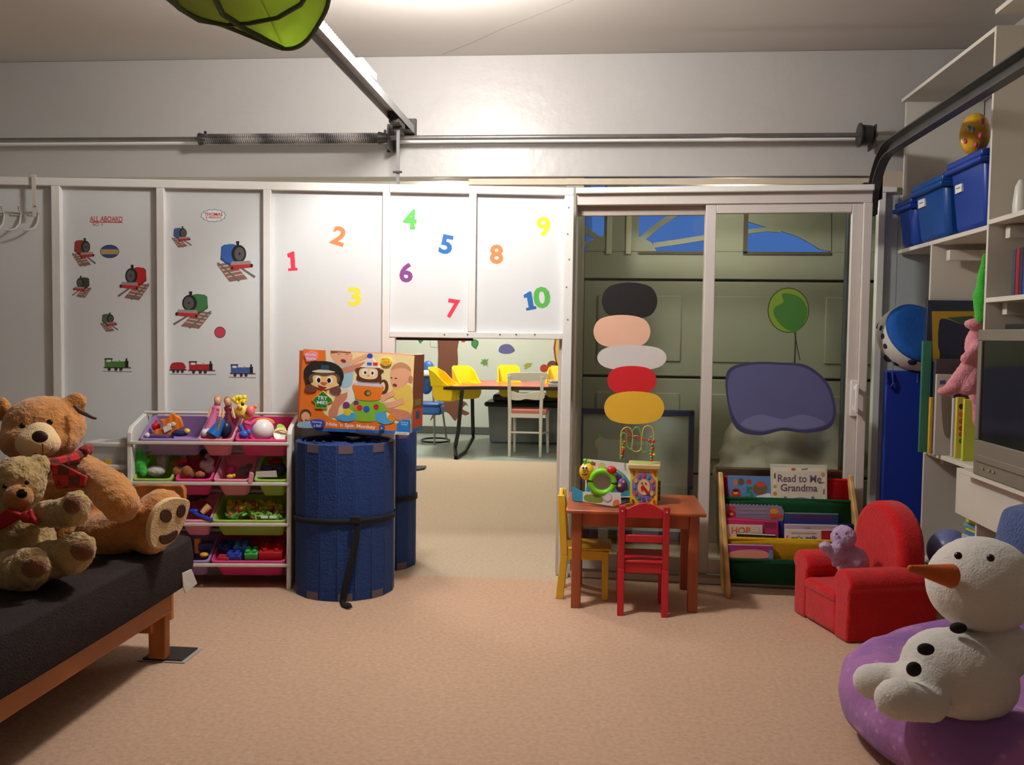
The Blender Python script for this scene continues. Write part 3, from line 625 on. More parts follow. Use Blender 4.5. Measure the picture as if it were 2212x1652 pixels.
plush('covered_load', mb, mat('dust_sheet', (166, 160, 142), rough=.9, var=.18, vs_=7, bump=.5, bs=12), None, (at(1680, 1000, Y=5.7).x, 5.7, 0), .02, .05, .16)
tag(bpy.data.objects['covered_load'], 'heap under a crumpled beige dust sheet behind the right glass pane', 'dust sheet')
mb = MB().box2((at(1550, 1012, Y=5.42).x, 5.41, at(1600, 1026, Y=5.42).z), (at(1822, 1012, Y=5.42).x, 5.5, at(1600, 1013, Y=5.42).z))
tag(finish('plank', mb, mat('brown_board', (92, 74, 56)), origin=tuple(at(1690, 1020, Y=5.42))), 'brown plank lying in front of the dust sheet behind glass', 'plank')
# ================================================================ overhead hardware
# ceiling lamp just above the picture
t = thing('ceiling_lamp', 'round opal ceiling lamp lighting the room', 'lamp', (LAMP[0], LAMP[1], 2.9))
finish('base_plate', MB().cone((LAMP[0], LAMP[1], 2.86), (LAMP[0], LAMP[1], 2.9), .17, .17, 32), WHITE, t)
finish('diffuser', MB().cone((LAMP[0], LAMP[1], 2.825), (LAMP[0], LAMP[1], 2.86), .13, .165, 32), glow('opal_glow', (255, 246, 230), 6), t)
# torsion shaft with spring on the header
SYZ = (5.17, at(840, 298, Y=5.17).z)
t = thing('torsion_shaft', 'steel torsion shaft running along the header with coiled spring', 'shaft', (0, SYZ[0], SYZ[1]))
xa, xb = -4.0, at(1895, 293, Y=5.17).x
finish('shaft', MB().cone((xa, SYZ[0], SYZ[1]), (xb, SYZ[0], SYZ[1]), .0135, .0135, 14), mat('shaft_steel', (132, 128, 124), rough=.3, metal=.7, var=.2, vs_=6), t)
s0, s1 = at(440, 300, Y=5.17).x, at(828, 300, Y=5.17).x
n = 84; hp_ = [V((s0+(s1-s0)*k/(n*8), SYZ[0]+.025*math.cos(k*PI/4), SYZ[1]+.025*math.sin(k*PI/4))) for k in range(n*8+1)]
finish('spring', MB().tube(hp_, .0066, 5), mat('spring_steel', (116, 110, 108), rough=.6, metal=0, wave=(2.0, 5.0, 'DIAGONAL'), var=.42), t)
for x in (s0, s1): finish('spring_cone', MB().cone((x-.025, SYZ[0], SYZ[1]), (x+.025, SYZ[0], SYZ[1]), .036, .024, 14).box((x+.01, SYZ[0], SYZ[1]+.03), (.012, .012, .03)), DSTEEL, t)
finish('center_bracket', MB().box((s1+.035, 5.205, SYZ[1]), (.012, .13, .13)).box((s1+.035, 5.271, SYZ[1]+.02), (.07, .006, .16)), DSTEEL, t)
ex = at(1869, 293, Y=5.17).x
finish('cable_drum', MB().cone((ex-.03, SYZ[0], SYZ[1]), (ex+.03, SYZ[0], SYZ[1]), .056, .05, 20).cone((ex-.034, SYZ[0], SYZ[1]), (ex-.026, SYZ[0], SYZ[1]), .064, .064, 20), DSTEEL, t)
finish('end_bracket', MB().box((ex+.045, 5.2, SYZ[1]-.01), (.006, .14, .12)), DSTEEL, t)
# opener rail toward the camera
ez = at(880, 272, Y=5.2).z; exx = at(880, 272, Y=5.2).x
t = thing('opener_rail', 'grey steel door opener rail running overhead with chain', 'rail', (exx, 5.2, ez))
ry0 = 1.9
finish('rail', MB().box2((exx-.035, ry0, ez-.0), (exx+.035, 5.22, ez+.006)).box2((exx-.035, ry0, ez-.035), (exx-.031, 5.22, ez)).box2((exx+.031, ry0, ez-.035), (exx+.035, 5.22, ez)), mat('rail_steel', (158, 158, 158), rough=.55, metal=.25, var=.1, vs_=10), t)
cw_ = MB(); k = 0; y = ry0
while y < 4.5: cw_.box((exx+.02, y, ez+.018), (.006, .011, .012) if k % 2 else (.011, .011, .006)); y += .015; k += 1
finish('chain', cw_, STEEL, t, kind='stuff')
finish('chain_link_plate', MB().box((exx+.02, 4.2, ez+.03), (.03, .26, .035)), P_(214, 212, 208), t, bevel=.004)
finish('header_bracket', MB().box((exx, 5.21, ez-.0), (.06, .12, .06)).box((exx, 5.29, ez+.0), (.07, .02, .12)), DSTEEL, t, bevel=.004)
finish('trolley', MB().box((exx, 4.93, ez-.03), (.055, .16, .06)).cone((exx-.03, 4.96, ez-.06), (exx+.03, 4.96, ez-.06), .014), DSTEEL, t, bevel=.004)
ab = at(863, 388, Y=5.0)
t = thing('opener_strut', 'thin straight steel arm hanging from the opener trolley', 'arm', (exx, 4.96, ez-.06))
ztip = PP.p(863, 392).z
finish('arm', MB().box2((exx-.009, 4.957, ztip), (exx+.009, 4.963, ez-.04)), mat('arm_steel', (112, 110, 108), rough=.5, metal=.4), t, bevel=.001)
finish('bolt', MB().cone((exx-.024, 4.95, ez-.3), (exx+.024, 4.95, ez-.3), .006).cone((exx-.024, 4.95, ez-.38), (exx+.024, 4.95, ez-.38), .006), DSTEEL, t)
# curved door track on the right
tx = 1.425; tz_ = at(2212, 130, X=tx).z; tyc = 5.07
t = thing('door_track', 'dark curved steel door track at upper right', 'track', (tx, tyc, 2.1))
cpts = [(tyc, 2.0+.0*k) for k in range(1)]+[(tyc, 2.1)]; R_ = .3
zc = tz_-R_
cpts += [(tyc-R_+R_*math.cos(a), zc+R_*math.sin(a)) for a in [PI/2*k/12 for k in range(13)]]+[(4.0, tz_), (2.0, tz_), (.6, tz_)]
def chan(off0, off1, w0, w1, name):                               # ribbon along the path, off = outward offset
    mb = MB(); P = []
    for i, (y, z) in enumerate(cpts):
        a = cpts[max(i-1, 0)]; b = cpts[min(i+1, len(cpts)-1)]; d = V((0, b[0]-a[0], b[1]-a[1])).normalized(); nn = V((0, -d.z, d.y)); nn = nn if True else nn
        P.append([V((tx+w0, y, z))+nn*off0, V((tx+w1, y, z))+nn*off0, V((tx+w1, y, z))+nn*off1, V((tx+w0, y, z))+nn*off1, V((tx+w0, y, z))+nn*off0])
    mb.grid(P); return finish(name, mb, mat('track_steel', (84, 82, 80), rough=.4, var=.2, vs_=9, metal=.6), t)
chan(-.034, .034, .02, .024, 'channel_web'); chan(.028, .034, -.022, .022, 'channel_flange'); chan(-.034, -.028, -.022, .022, 'channel_flange')
finish('flag_bracket', MB().box((tx+.035, tyc, 2.2), (.006, .12, .3)).box((tx+.0, tyc+.03, 2.12), (.08, .05, .05)), DSTEEL, t)
# green fabric leaf hung under the ceiling
LZ = 2.33
lf = thing('leaf_canopy', 'large lime green fabric leaf canopy with dark ribs overhead', 'canopy', tuple(at(560, 40, Z=LZ)))
lm = mat('lime_fabric', (168, 186, 92), rough=.8, var=.12, vs_=5, trans=.45, spec=.1)
out = [(612, 101), (655, 90), (690, 45), (712, -10), (700, -90), (640, -190), (540, -260), (430, -230), (345, -120), (340, -40), (372, 0), (420, 32), (480, 50), (550, 78)]
cxx, cyy = 530, -70
def lz(u, v):
    d = math.hypot((u-cxx)/180, (v-cyy)/170); p = at(u, v, Z=LZ-.05*d*d+.05); return p
ring_ = smo(out, 4); P = []
for q in [0, .25, .5, .75, 1]: P.append([lz(cxx+(u-cxx)*q, cyy+(v-cyy)*q) for u, v in ring_+ring_[:1]])
o = finish('leaf', MB().grid(P), lm, lf); sd = o.modifiers.new('thickness', 'SOLIDIFY'); sd.thickness = .003
rm = mat('dark_green_binding', (64, 72, 36), rough=.8)
def rib(pts, r, n): finish('rib' if n else 'edge_binding', MB().tube([lz(u, v)+V((0, 0, -.006)) for u, v in pts], r, 6, not n), rm, lf)
rib(ring_, .008, 0)
rib([(300+0*k, 0) for k in ()] or [(380, -180), (440, -60), (480, 25), (530, 58), (580, 84), (612, 100)], .011, 1)
rib([(350, -60), (385, 12), (430, 40), (490, 50), (540, 46), (600, 34), (650, 5), (690, -60), (700, -100)], .008, 1)
finish('hanging_cord', MB().tube([lz(530, -70), V(tuple(lz(530, -70))[:2]+(2.9,))], .002, 5), P_(220, 220, 215), lf)

# ================================================================ storage bins rack on the left
RO = A+xd*0-nd*0
M_r = Matrix(((xd.x, -nd.x, 0, 0), (xd.y, -nd.y, 0, 0), (0, 0, 1, 0), (0, 0, 0, 1)))
fr = V((-1.551, 4.565, 0))                                       # right front foot
M_r = Matrix.Translation(fr) @ M_r
FP = Pl(fr, nd)
def fx(u, v): return (M_r.inverted() @ FP.p(u, v)).x
def fz(u, v): return FP.p(u, v).z
rw0 = fx(279, 940); rack = thing('toy_rack', 'white rack of slanted toy bins against the panelled wall', 'rack', tuple(M_r @ V((rw0/2, .12, 0))))
rd = .255; rh = fz(635, 925)
for xx in (0, rw0):
    mb = MB(M_r); mb.prism([(xx-.012, -.01, 0), (xx-.012, -.005, .02), (xx-.012, .0, rh-.03), (xx-.012, .03, rh), (xx-.012, rd-.03, rh+.05), (xx-.012, rd, rh+.03), (xx-.012, rd, 0), (xx-.012, rd-.04, 0), (xx-.012, rd-.05, .04), (xx-.012, .05, .04), (xx-.012, .04, 0)], (.024, 0, 0))
    finish('side_panel', mb, P_(222, 220, 214), rack, bevel=.004)
rows = [fz(500, 956), fz(500, 1043), fz(500, 1131), fz(530, 1219)]
for z in rows:
    mb = MB(M_r).box2((rw0, -.008, z-.012), (0, .012, z+.004)); finish('front_rail', mb, P_(216, 208, 198), rack, bevel=.003)
    mb = MB(M_r).cone((rw0, rd-.03, z+.13), (0, rd-.03, z+.13), .008); finish('back_rail', mb, P_(216, 208, 198), rack)
def binbox(u0, u1, row, rgb, label, vv):
    x0, x1 = fx(u0, vv), fx(u1, vv); w = x1-x0-.006; z = rows[row]; c = (x0+x1)/2
    b = thing('toy_bin', label, 'bin', tuple(M_r @ V((c, 0, z))), 'slanted plastic bins in the toy rack')
    T = M_r @ Matrix.Translation((c, .004, z+.012)) @ Matrix.Rotation(math.radians(27), 4, 'X')
    d = .232; h = .115; k = .03; mb = MB(T); P = []
    def rr_(x0, y0, x1, y1, z, r=.02): 
        o = []
        for cx_, cy_, a in ((x1-r, y0+r, -90), (x1-r, y1-r, 0), (x0+r, y1-r, 90), (x0+r, y0+r, 180)):
            o += [V((cx_+r*math.cos(math.radians(a+30*j)), cy_+r*math.sin(math.radians(a+30*j)), z)) for j in range(4)]
        return o+o[:1]
    ins = lambda q: (-w/2+q, q, w/2-q, d-q)
    # outside up, over the rim, inside down
    P = [rr_(*ins(k), -h), rr_(*ins(.009), -.012), rr_(*ins(.0), -.012), rr_(*ins(.0), 0), rr_(*ins(.010), .002), rr_(*ins(k+.004), -h+.005)]
    mb.grid(P); mb.prism(rr_(*ins(k), -h)[:-1], (0, 0, .004))
    finish('tub', mb, mat('bin_%d_%d_%d' % rgb, rgb, rough=.35, var=.03, trans=.12), b, sharp=50)
    return T, w, b
HP, LP_, LV, GR = (226, 72, 138), (236, 150, 170), (170, 140, 196), (164, 196, 88)
binbox(299, 432, 0, LV, 'lavender bin in the top row of the toy rack', 940)
binbox(424, 503, 0, LP_, 'light pink bin holding dolls in the top row', 940)
binbox(505, 626, 0, HP, 'hot pink bin with a white ball in the top row', 945)
binbox(284, 371, 1, GR, 'green bin with green plush in the second row', 1030)
binbox(375, 457, 1, HP, 'hot pink bin with brown plush in the second row', 1035)
binbox(458, 541, 1, LP_, 'light pink bin in the middle of the second row', 1040)
binbox(546, 622, 1, GR, 'green bin at the right end of the second row', 1040)
binbox(284, 376, 2, GR, 'bin behind the bear foot in the third row', 1125)
binbox(380, 456, 2, LP_, 'light pink bin with a blue scoop in the third row', 1125)
binbox(455, 619, 2, GR, 'wide green bin full of foam pieces in the third row', 1125)
binbox(284, 376, 3, LV, 'bin behind the futon in the bottom row', 1210)
binbox(380, 452, 3, LV, 'lavender bin peeking out beside the futon end', 1210)
binbox(453, 617, 3, HP, 'wide hot pink bin of building blocks in the bottom row', 1210)
def tp(u, v, dep=.1):                                            # a point dep behind the rack front
    pl = Pl(fr-nd*dep, nd); return pl.p(u, v)
def toy(name, label, cat, u, v, dep=.1, group=None): return thing(name, label, cat, tuple(tp(u, v, dep)), group)
pxm = 4.6/2000
def B_(u, v, r, dep=.1):                                         # ball args from pixels
    if hasattr(r, '__len__'): r = tuple(x*pxm for x in r)
    else: r = r*pxm
    return tp(u, v, dep), r
# lavender bin
t = toy('cat_toy', 'orange felt cat with a white tag in lavender bin', 'toy', 365, 935, .08)
ZT = zoomed(260, 820, 3.5925)
mb = MB(); mb.prism([tp(u, v, .06) for u, v in ZT(smo([(300, 310), (335, 310), (370, 290), (395, 262), (415, 268), (425, 280), (460, 300), (480, 370), (450, 385), (415, 400), (395, 440), (300, 442), (255, 430), (265, 390), (320, 375), (330, 345)], 3))], nd*-.03)
finish('body', mb, mat('orange_felt', (240, 128, 40), rough=.9, var=.14, wave=(9, 2.5, 'X')), t, bevel=.005)
finish('label_tag', MB().prism([tp(u, v, .055) for u, v in ZT([(330, 370), (385, 345), (402, 380), (345, 412)])], nd*.003), D_(238, 238, 232), t)
finish('face_patch', MB().ball(*B_(374, 916, (6, 1, 5), .056)).ball(*B_(365, 918, (5, 1, 4), .056)), D_(240, 232, 220), t)
tag(finish('toy_apple', MB().ball(*B_(337, 921, 10, .1)).cone(tp(337, 912, .1), tp(338, 907, .1), .004), P_(206, 38, 36), origin=tuple(tp(337, 921, .1))), 'red round toy apple behind the orange felt cat', 'toy')
t = toy('toy_car', 'navy toy car with yellow dome in lavender bin', 'toy', 390, 935, .05)
finish('body', MB().ball(*B_(388, 936, (19, 9, 7), .06)), P_(38, 52, 96), t); finish('dome', MB().ball(*B_(404, 931, (7, 6, 6), .05)), P_(232, 202, 72), t)
tag(finish('white_knob_toy', MB().ball(*B_(318, 940, 6, .03)), P_(222, 214, 226), origin=tuple(tp(318, 940, .03))), 'small white round toy at the left end of lavender bin', 'toy')
tag(finish('purple_piece', MB().box(tp(345, 944, .06), (.12, .08, .03)), P_(88, 66, 120), origin=tuple(tp(345, 944, .06)), bevel=.008), 'dark purple toy block under the orange cat', 'toy')
# dolls
def doll(u, v, dep, dress, hair, label, lean):
    t = toy('doll', label, 'doll', u, v, dep, 'dolls in the light pink bin'); h = lambda du, dv, dd=0: tp(u+du+lean*dv, v+dv, dep+dd)
    sk = P_(222, 168, 138)
    finish('head', MB().ball(h(0, 0), (.017, .018, .022)), sk, t)
    finish('hair', MB().ball(h(0, -3, .008), (.02, .018, .022)).ball(h(1, 5, .02), (.017, .012, .035)), P_(*hair), t)
    finish('torso', MB().cone(h(0, 9), h(0, 32), .013, .017).ball(h(0, 15), (.024, .014, .016)), P_(*dress), t)
    finish('dress', MB().cone(h(0, 28), h(0, 80), .017, .038, 18), P_(*dress), t)
    for s_ in (-1, 1): finish('arm', MB().cap(h(9*s_, 14), h(13*s_, 34, -.02), .007, .006, 8), sk, t)
doll(470, 866, .09, (240, 130, 180), (196, 150, 92), 'doll in a pink dress with light brown hair', -.25)
doll(492, 868, .1, (120, 40, 66), (172, 120, 72), 'doll in a dark red sparkling dress', .05)
t = toy('doll_dress', 'blue satin doll dress lying in light pink bin', 'toy', 470, 925, .05)
finish('skirt', MB().cone(tp(482, 905, .06), tp(460, 940, .03), .016, .036, 16), mat('blue_satin', (34, 104, 184), rough=.25), t); finish('trim', MB().tube([tp(*q, .02) for q in ((478, 905), (472, 920), (468, 940))], .007), P_(176, 132, 72), t)
tag(finish('toy_shoe_bundle', MB().ball(*B_(442, 935, (8, 8, 9), .04)).ball(*B_(448, 932, (6, 8, 8), .05)), P_(216, 204, 214), origin=tuple(tp(443, 935, .04))), 'pale lilac toy bundle in front corner of light pink bin', 'toy')
tag(finish('toy_bag', MB().ball(*B_(488, 928, (14, 14, 20), .08)), P_(30, 36, 66), origin=tuple(tp(488, 928, .08))), 'navy toy bag between the dolls', 'toy')
# hot pink bin
t = toy('rag_doll', 'yellow soft doll with curly yellow hair and pink cheeks', 'doll', 525, 890, .12)
ym = P_(244, 210, 92)
finish('head', MB().ball(*B_(522, 888, (18, 14, 17), .12)).ball(*B_(534, 896, (12, 10, 12), .1)), ym, t)
mb = MB()
for k in range(16): mb.ball(*B_(505+random.random()*24, 857+random.random()*14, 5.5, .12+random.random()*.03), seg=8, ring=6)
finish('curls', mb, P_(250, 226, 50), t)
for u, v in ((524, 873), (534, 891)): finish('eye', MB().ball(*B_(u, v, 3.6, .075)), P_(30, 26, 24), t)
for u, v in ((515, 878), (524, 896)): finish('cheek', MB().ball(*B_(u, v, 3, .086)), P_(242, 130, 130), t)
finish('muzzle', MB().ball(*B_(541, 888, (10, 9, 13), .08)), P_(238, 120, 120), t); finish('ear', MB().ball(*B_(552, 878, (4, 3, 5), .1)).ball(*B_(546, 895, (4, 3, 4), .08)), P_(246, 150, 60), t)
finish('neck_frill', MB().tube([tp(530, 912, .08), tp(540, 916, .07), tp(552, 908, .08)], .011), P_(238, 96, 150), t)
tag(finish('white_ball', MB().ball(*B_(568, 929, 25, .1), None, 28, 18), P_(238, 234, 236), origin=tuple(tp(568, 929, .1))), 'large white ball in the hot pink bin', 'ball')
tag(finish('orange_ring', MB().tube([tp(568+22*math.cos(a), 914+8*math.sin(a), .14) for a in [k*PI/8 for k in range(16)]], .011, 8, True), P_(240, 130, 70), origin=tuple(tp(568, 914, .14))), 'orange ring toy behind the white ball', 'toy')
tag(finish('blue_rattle', MB().ball(*B_(527, 938, (11, 9, 9), .06)).ball(*B_(537, 933, (5, 5, 7), .06)).cone(tp(518, 918, .07), tp(526, 932, .07), .011, .009), P_(58, 104, 206), origin=tuple(tp(527, 938, .06))), 'blue rattle left of the white ball', 'toy')
t = toy('toy_plate', 'white and yellow toy plate right of the white ball', 'toy', 607, 938, .06)
pr = Matrix.Rotation(math.radians(62), 4, 'X') @ Matrix.Rotation(.3, 4, 'Y')
finish('plate', MB().lathe([(.0, 0), (.03, .0), (.036, .012), (.032, .012), (.0, .004)], tp(606, 939, .07), 20, pr), P_(240, 234, 214), t); finish('rim', MB().tube([tp(606+15*math.cos(a), 938+9*math.sin(a), .06) for a in [k*PI/8 for k in range(16)]], .004, 6, True), P_(240, 190, 90), t)
tag(finish('green_cup', MB().cone(tp(600, 934, .12), tp(608, 924, .1), .02, .026), P_(164, 206, 72), origin=tuple(tp(604, 929, .11))), 'lime green toy cup leaning at the back of hot pink bin', 'toy')
# second row
mb = MB(); c = tp(305, 1000, .06)
for k in range(5):
    a = PI/2+k*2*PI/5; mb.cap(c, c+V((math.cos(a)*.04, 0, math.sin(a)*.055)), .03, .012)
mb.cap(tp(308, 1010, .05), tp(310, 1022, .04), .022, .018); mb.cap(tp(300, 985, .07), tp(293, 967, .07), .02, .008)
plush('green_plush', mb, K_(62, 190, 62), None, tuple(c), .006, .006)
tag(bpy.data.objects['green_plush'], 'bright green star shaped plush at the left end of rack', 'plush toy')
mb = MB().ball(*B_(337, 1017, (22, 16, 12), .07)).ball(*B_(352, 995, (14, 12, 26), .14)).ball(*B_(360, 978, (12, 10, 12), .16))
plush('white_plush', mb, K_(206, 200, 192), None, tuple(tp(337, 1017, .07)), .006, .005); tag(bpy.data.objects['white_plush'], 'greyish white plush beside the green star plush', 'plush toy')
t = toy('brown_plush_bear', 'small brown plush bear slumped in hot pink bin with ribbon', 'plush toy', 405, 1020, .08)
mb = MB().ball(*B_(402, 1022, (22, 16, 16), .08)).ball(*B_(380, 1002, (11, 10, 12), .1)).ball(*B_(382, 994, 5, .1)).ball(*B_(381, 1018, (9, 9, 12), .06)).ball(*B_(404, 1018, (12, 10, 14), .05)).ball(*B_(432, 1025, (12, 9, 8), .04)).ball(*B_(418, 985, (18, 12, 10), .16))
plush('body', mb, K_(160, 96, 46), t, None, .006, .004); finish('ribbon', MB().ball(*B_(397, 994, (9, 3, 6), .08)).ball(*B_(388, 998, (5, 3, 4), .08)), P_(200, 28, 34), t)
mb = MB().ball(*B_(440, 1004, (10, 8, 11), .08)).ball(*B_(455, 996, (9, 8, 9), .1)).ball(*B_(448, 985, 7, .12)).ball(*B_(452, 1012, (12, 8, 12), .08)).ball(*B_(458, 1000, 6, .09))
plush('spotted_plush', mb, mat('spotted_fur', (186, 164, 176), rough=.95, var=.4, vs_=60), None, tuple(tp(445, 1004, .08)), .006, .004); tag(bpy.data.objects['spotted_plush'], 'grey and lilac mottled plush right of the brown bear', 'plush toy')
mb = MB().ball(*B_(440, 978, (24, 10, 9), .19)).ball(*B_(425, 982, (14, 10, 10), .19)); plush('purple_plush', mb, K_(70, 54, 96), None, tuple(tp(440, 978, .19)), .006, .004); tag(bpy.data.objects['purple_plush'], 'dark purple plush at the back of the hot pink bin, second row', 'plush toy')
tag(finish('pink_ball', MB().ball(*B_(500, 1014, 10.5, .1)), P_(196, 44, 116), origin=tuple(tp(500, 1014, .1))), 'magenta ball in the light pink second row bin', 'ball')
mb = MB().ball(*B_(525, 1018, (14, 10, 12), .09)).ball(*B_(537, 1008, (8, 7, 8), .1)).ball(*B_(543, 1004, 4, .1)); plush('grey_plush', mb, K_(96, 86, 94), None, tuple(tp(525, 1018, .09)), .006, .004); tag(bpy.data.objects['grey_plush'], 'small grey plush mouse beside the magenta ball', 'plush toy')
tag(finish('toy_chick', MB().ball(*B_(497, 1029, (8, 6, 5), .04)).ball(*B_(505, 1027, 4, .04)), P_(228, 188, 70), origin=tuple(tp(498, 1029, .04))), 'small yellow toy at the front of light pink second row bin', 'toy')
mb = MB(); mb.prism([tp(u, v, .0) for u, v in ((540, 1018), (549, 1022), (545, 1048), (535, 1046))], nd*.008); tag(finish('hanging_doll', mb, P_(226, 150, 170), origin=tuple(tp(542, 1032, 0)), bevel=.003), 'pink doll leg hanging out between two bins', 'toy')
tag(finish('white_card', MB().prism([tp(u, v, .05) for u, v in ((553, 1018), (597, 1016), (599, 1030), (553, 1030))], nd*.004), D_(206, 196, 190), origin=tuple(tp(576, 1024, .05))), 'blank white card standing in the right green bin', 'card')
tag(finish('navy_ball', MB().ball(*B_(606, 1014, (14, 14, 15), .1)), P_(34, 30, 66), origin=tuple(tp(606, 1014, .1))), 'navy ball at the right end of the second row', 'ball')
tag(finish('red_toy_hat', MB().ball(*B_(595, 997, (18, 12, 9), .17)), P_(150, 30, 46), origin=tuple(tp(595, 997, .17))), 'dark red toy hat behind navy ball in second row', 'toy')
tag(finish('purple_purse', MB().ball(*B_(578, 1012, (16, 8, 7), .12)), P_(78, 56, 136), origin=tuple(tp(578, 1012, .12))), 'purple toy purse behind the white card', 'toy')
# third row
t = toy('toy_scoop', 'blue toy scoop lying over light pink bin edge', 'toy', 432, 1110, .03)
finish('handle', MB().tube([tp(412, 1102, .05), tp(428, 1112, .03), tp(445, 1118, .01), tp(458, 1122, 0)], .009), P_(36, 70, 190), t); finish('bowl', MB().ball(*B_(418, 1103, (12, 8, 5), .05)), P_(36, 70, 190), t)
tag(finish('peach_cone', MB().cone(tp(436, 1108, .03), tp(452, 1092, .05), .013, .02), P_(230, 172, 120), origin=tuple(tp(444, 1100, .04))), 'peach coloured toy cone on the blue scoop', 'toy')
tag(finish('red_blanket', MB().ball(*B_(432, 1088, (24, 12, 8), .13)), K_(150, 30, 36), origin=tuple(tp(432, 1088, .13))), 'dark red toy cloth at the back of the third row bin', 'toy')
mb = MB().ball(*B_(418, 1078, (12, 10, 12), .16)).ball(*B_(440, 1070, (12, 10, 9), .18)); plush('dark_brown_plush', mb, K_(92, 58, 36), None, tuple(tp(418, 1078, .16)), .007, .004); tag(bpy.data.objects['dark_brown_plush'], 'dark brown plush behind the red toy cloth', 'plush toy')
cols = [(104, 168, 60), (216, 190, 60), (80, 140, 56), (206, 176, 70), (190, 60, 50), (120, 176, 72)]
mb = MB(); cm = [P_(*c) for c in cols]
for k in range(150):
    u, v, dd = random.uniform(492, 612), random.uniform(1084, 1118), 0; dd = .03+(1118-v)/34*.14
    mb.mi = (random.choice((1, 3, 5)) if v < 1102 else random.choice((0, 2, 4, 0))) if u > 560 or v > 1104 else random.choice((4, 1, 1, 3)); mb.box(tp(u, v, dd), (.03, .026, .012), M=Euler((random.random()*3, random.random()*3, random.random()*3)).to_matrix().to_4x4())
o = finish('foam_pieces', mb, cm, origin=tuple(tp(550, 1105, .1)), bevel=.002, kind='stuff'); tag(o, 'loose green and yellow foam pieces filling the wide green bin', 'foam pieces')
for k, u in enumerate((571, 590)): tag(finish('domino_toy', MB().box(tp(u, 1117, .02), (.036, .012, .014), .1), P_(226, 226, 214), origin=tuple(tp(u, 1117, .02)), bevel=.002), ['white toy domino at front of the wide green bin, left one', 'white toy domino at front of the wide green bin, right one'][k], 'toy', 'white toy dominoes')
# bottom row blocks
def brick(u, v, dep, rgb, sz, label, rot=.2, studs=True):
    t = toy('toy_block', label, 'block', u, v, dep, 'building blocks in the bottom bin'); c = tp(u, v, dep); T = Matrix.Translation(c) @ Matrix.Rotation(rot, 4, 'Z') @ Matrix.Rotation(.3, 4, 'X')
    finish('body', MB(T).box((0, 0, 0), sz), P_(*rgb), t, bevel=.003)
    if studs:
        for a in (-1, 1):
            for b in (-1, 1): finish('stud', MB(T).cone((a*sz[0]*.25, b*sz[1]*.25, sz[2]/2), (a*sz[0]*.25, b*sz[1]*.25, sz[2]/2+.012), .012, .012, 12), P_(*rgb), t)
brick(522, 1184, .09, (50, 110, 190), (.075, .06, .05), 'light blue building block in the bottom bin')
brick(544, 1196, .05, (60, 178, 80), (.066, .062, .036), 'green building block with four studs')
brick(490, 1184, .12, (40, 66, 140), (.085, .07, .05), 'dark blue building block at the left of the bottom bin', -.3)
brick(506, 1201, .04, (46, 70, 180), (.075, .05, .03), 'blue building block at the front of the bottom bin', .1)
brick(588, 1192, .07, (204, 30, 44), (.12, .09, .045), 'large red building block, front right', .1)
brick(592, 1178, .14, (190, 26, 40), (.12, .07, .04), 'red building block behind the large red one', 0)
brick(540, 1172, .17, (150, 34, 52), (.08, .05, .04), 'dark red building block at the back', .4, False)
brick(484, 1204, .03, (190, 44, 60), (.06, .04, .02), 'small red block at the front left of bottom bin', .0, False)
tag(finish('yellow_block', MB().ball(*B_(441, 1198, (10, 8, 6), .05)), P_(232, 180, 50), origin=tuple(tp(441, 1198, .05))), 'yellow toy piece in the lavender bottom bin', 'toy')
tag(finish('orange_block', MB().box(tp(428, 1178, .1), (.03, .03, .08)), P_(206, 130, 40), origin=tuple(tp(428, 1178, .1)), bevel=.004), 'orange upright toy piece beside the futon end', 'toy')
tag(finish('navy_block', MB().box(tp(445, 1178, .12), (.07, .07, .04), .3), P_(38, 50, 130), origin=tuple(tp(445, 1178, .12)), bevel=.004), 'navy toy block at the back of lavender bottom bin', 'toy')
# clear drawers left of the rack
dr = thing('storage_box_stack', 'clear plastic storage boxes stacked left of the toy rack', 'boxes', (at(230, 1080, Y=4.5).x, 4.56, 0))
CLR = glass('clear_plastic', (.80, .80, .78), gloss=.08, alpha=.35, rough=.25)
dp = lambda u, v, Y=4.5: at(u, v, Y=Y)
for v0, v1 in ((962, 1004), (1011, 1050), (1055, 1096)):
    a_, b_ = dp(187, v1), dp(272, v0); finish('box', MB().box2((a_.x, 4.5, a_.z), (b_.x, 4.62, b_.z)), CLR, dr, bevel=.008)
for v in (962, 1010, 1054): a_, b_ = dp(184, v+2), dp(274, v-6); finish('lid', MB().box2((a_.x, 4.485, a_.z), (b_.x, 4.635, b_.z)), P_(206, 204, 200), dr, bevel=.006)
finish('lid_slope', MB().prism([dp(190, 958), dp(262, 946), dp(274, 946), dp(274, 956)], (0, .1, 0)), P_(206, 204, 200), dr)
a_, b_ = dp(187, 1290), dp(274, 1096); finish('box', MB().box2((a_.x, 4.5, 0), (b_.x, 4.62, b_.z)), CLR, dr, bevel=.008)
finish('yellow_note', MB().box2(tuple(dp(227, 1004, 4.499)), tuple(dp(240, 992, 4.497))), D_(214, 176, 60), dr); finish('content', MB().ball(dp(256, 998, 4.55), (.02, .02, .014)), P_(70, 90, 150), dr)
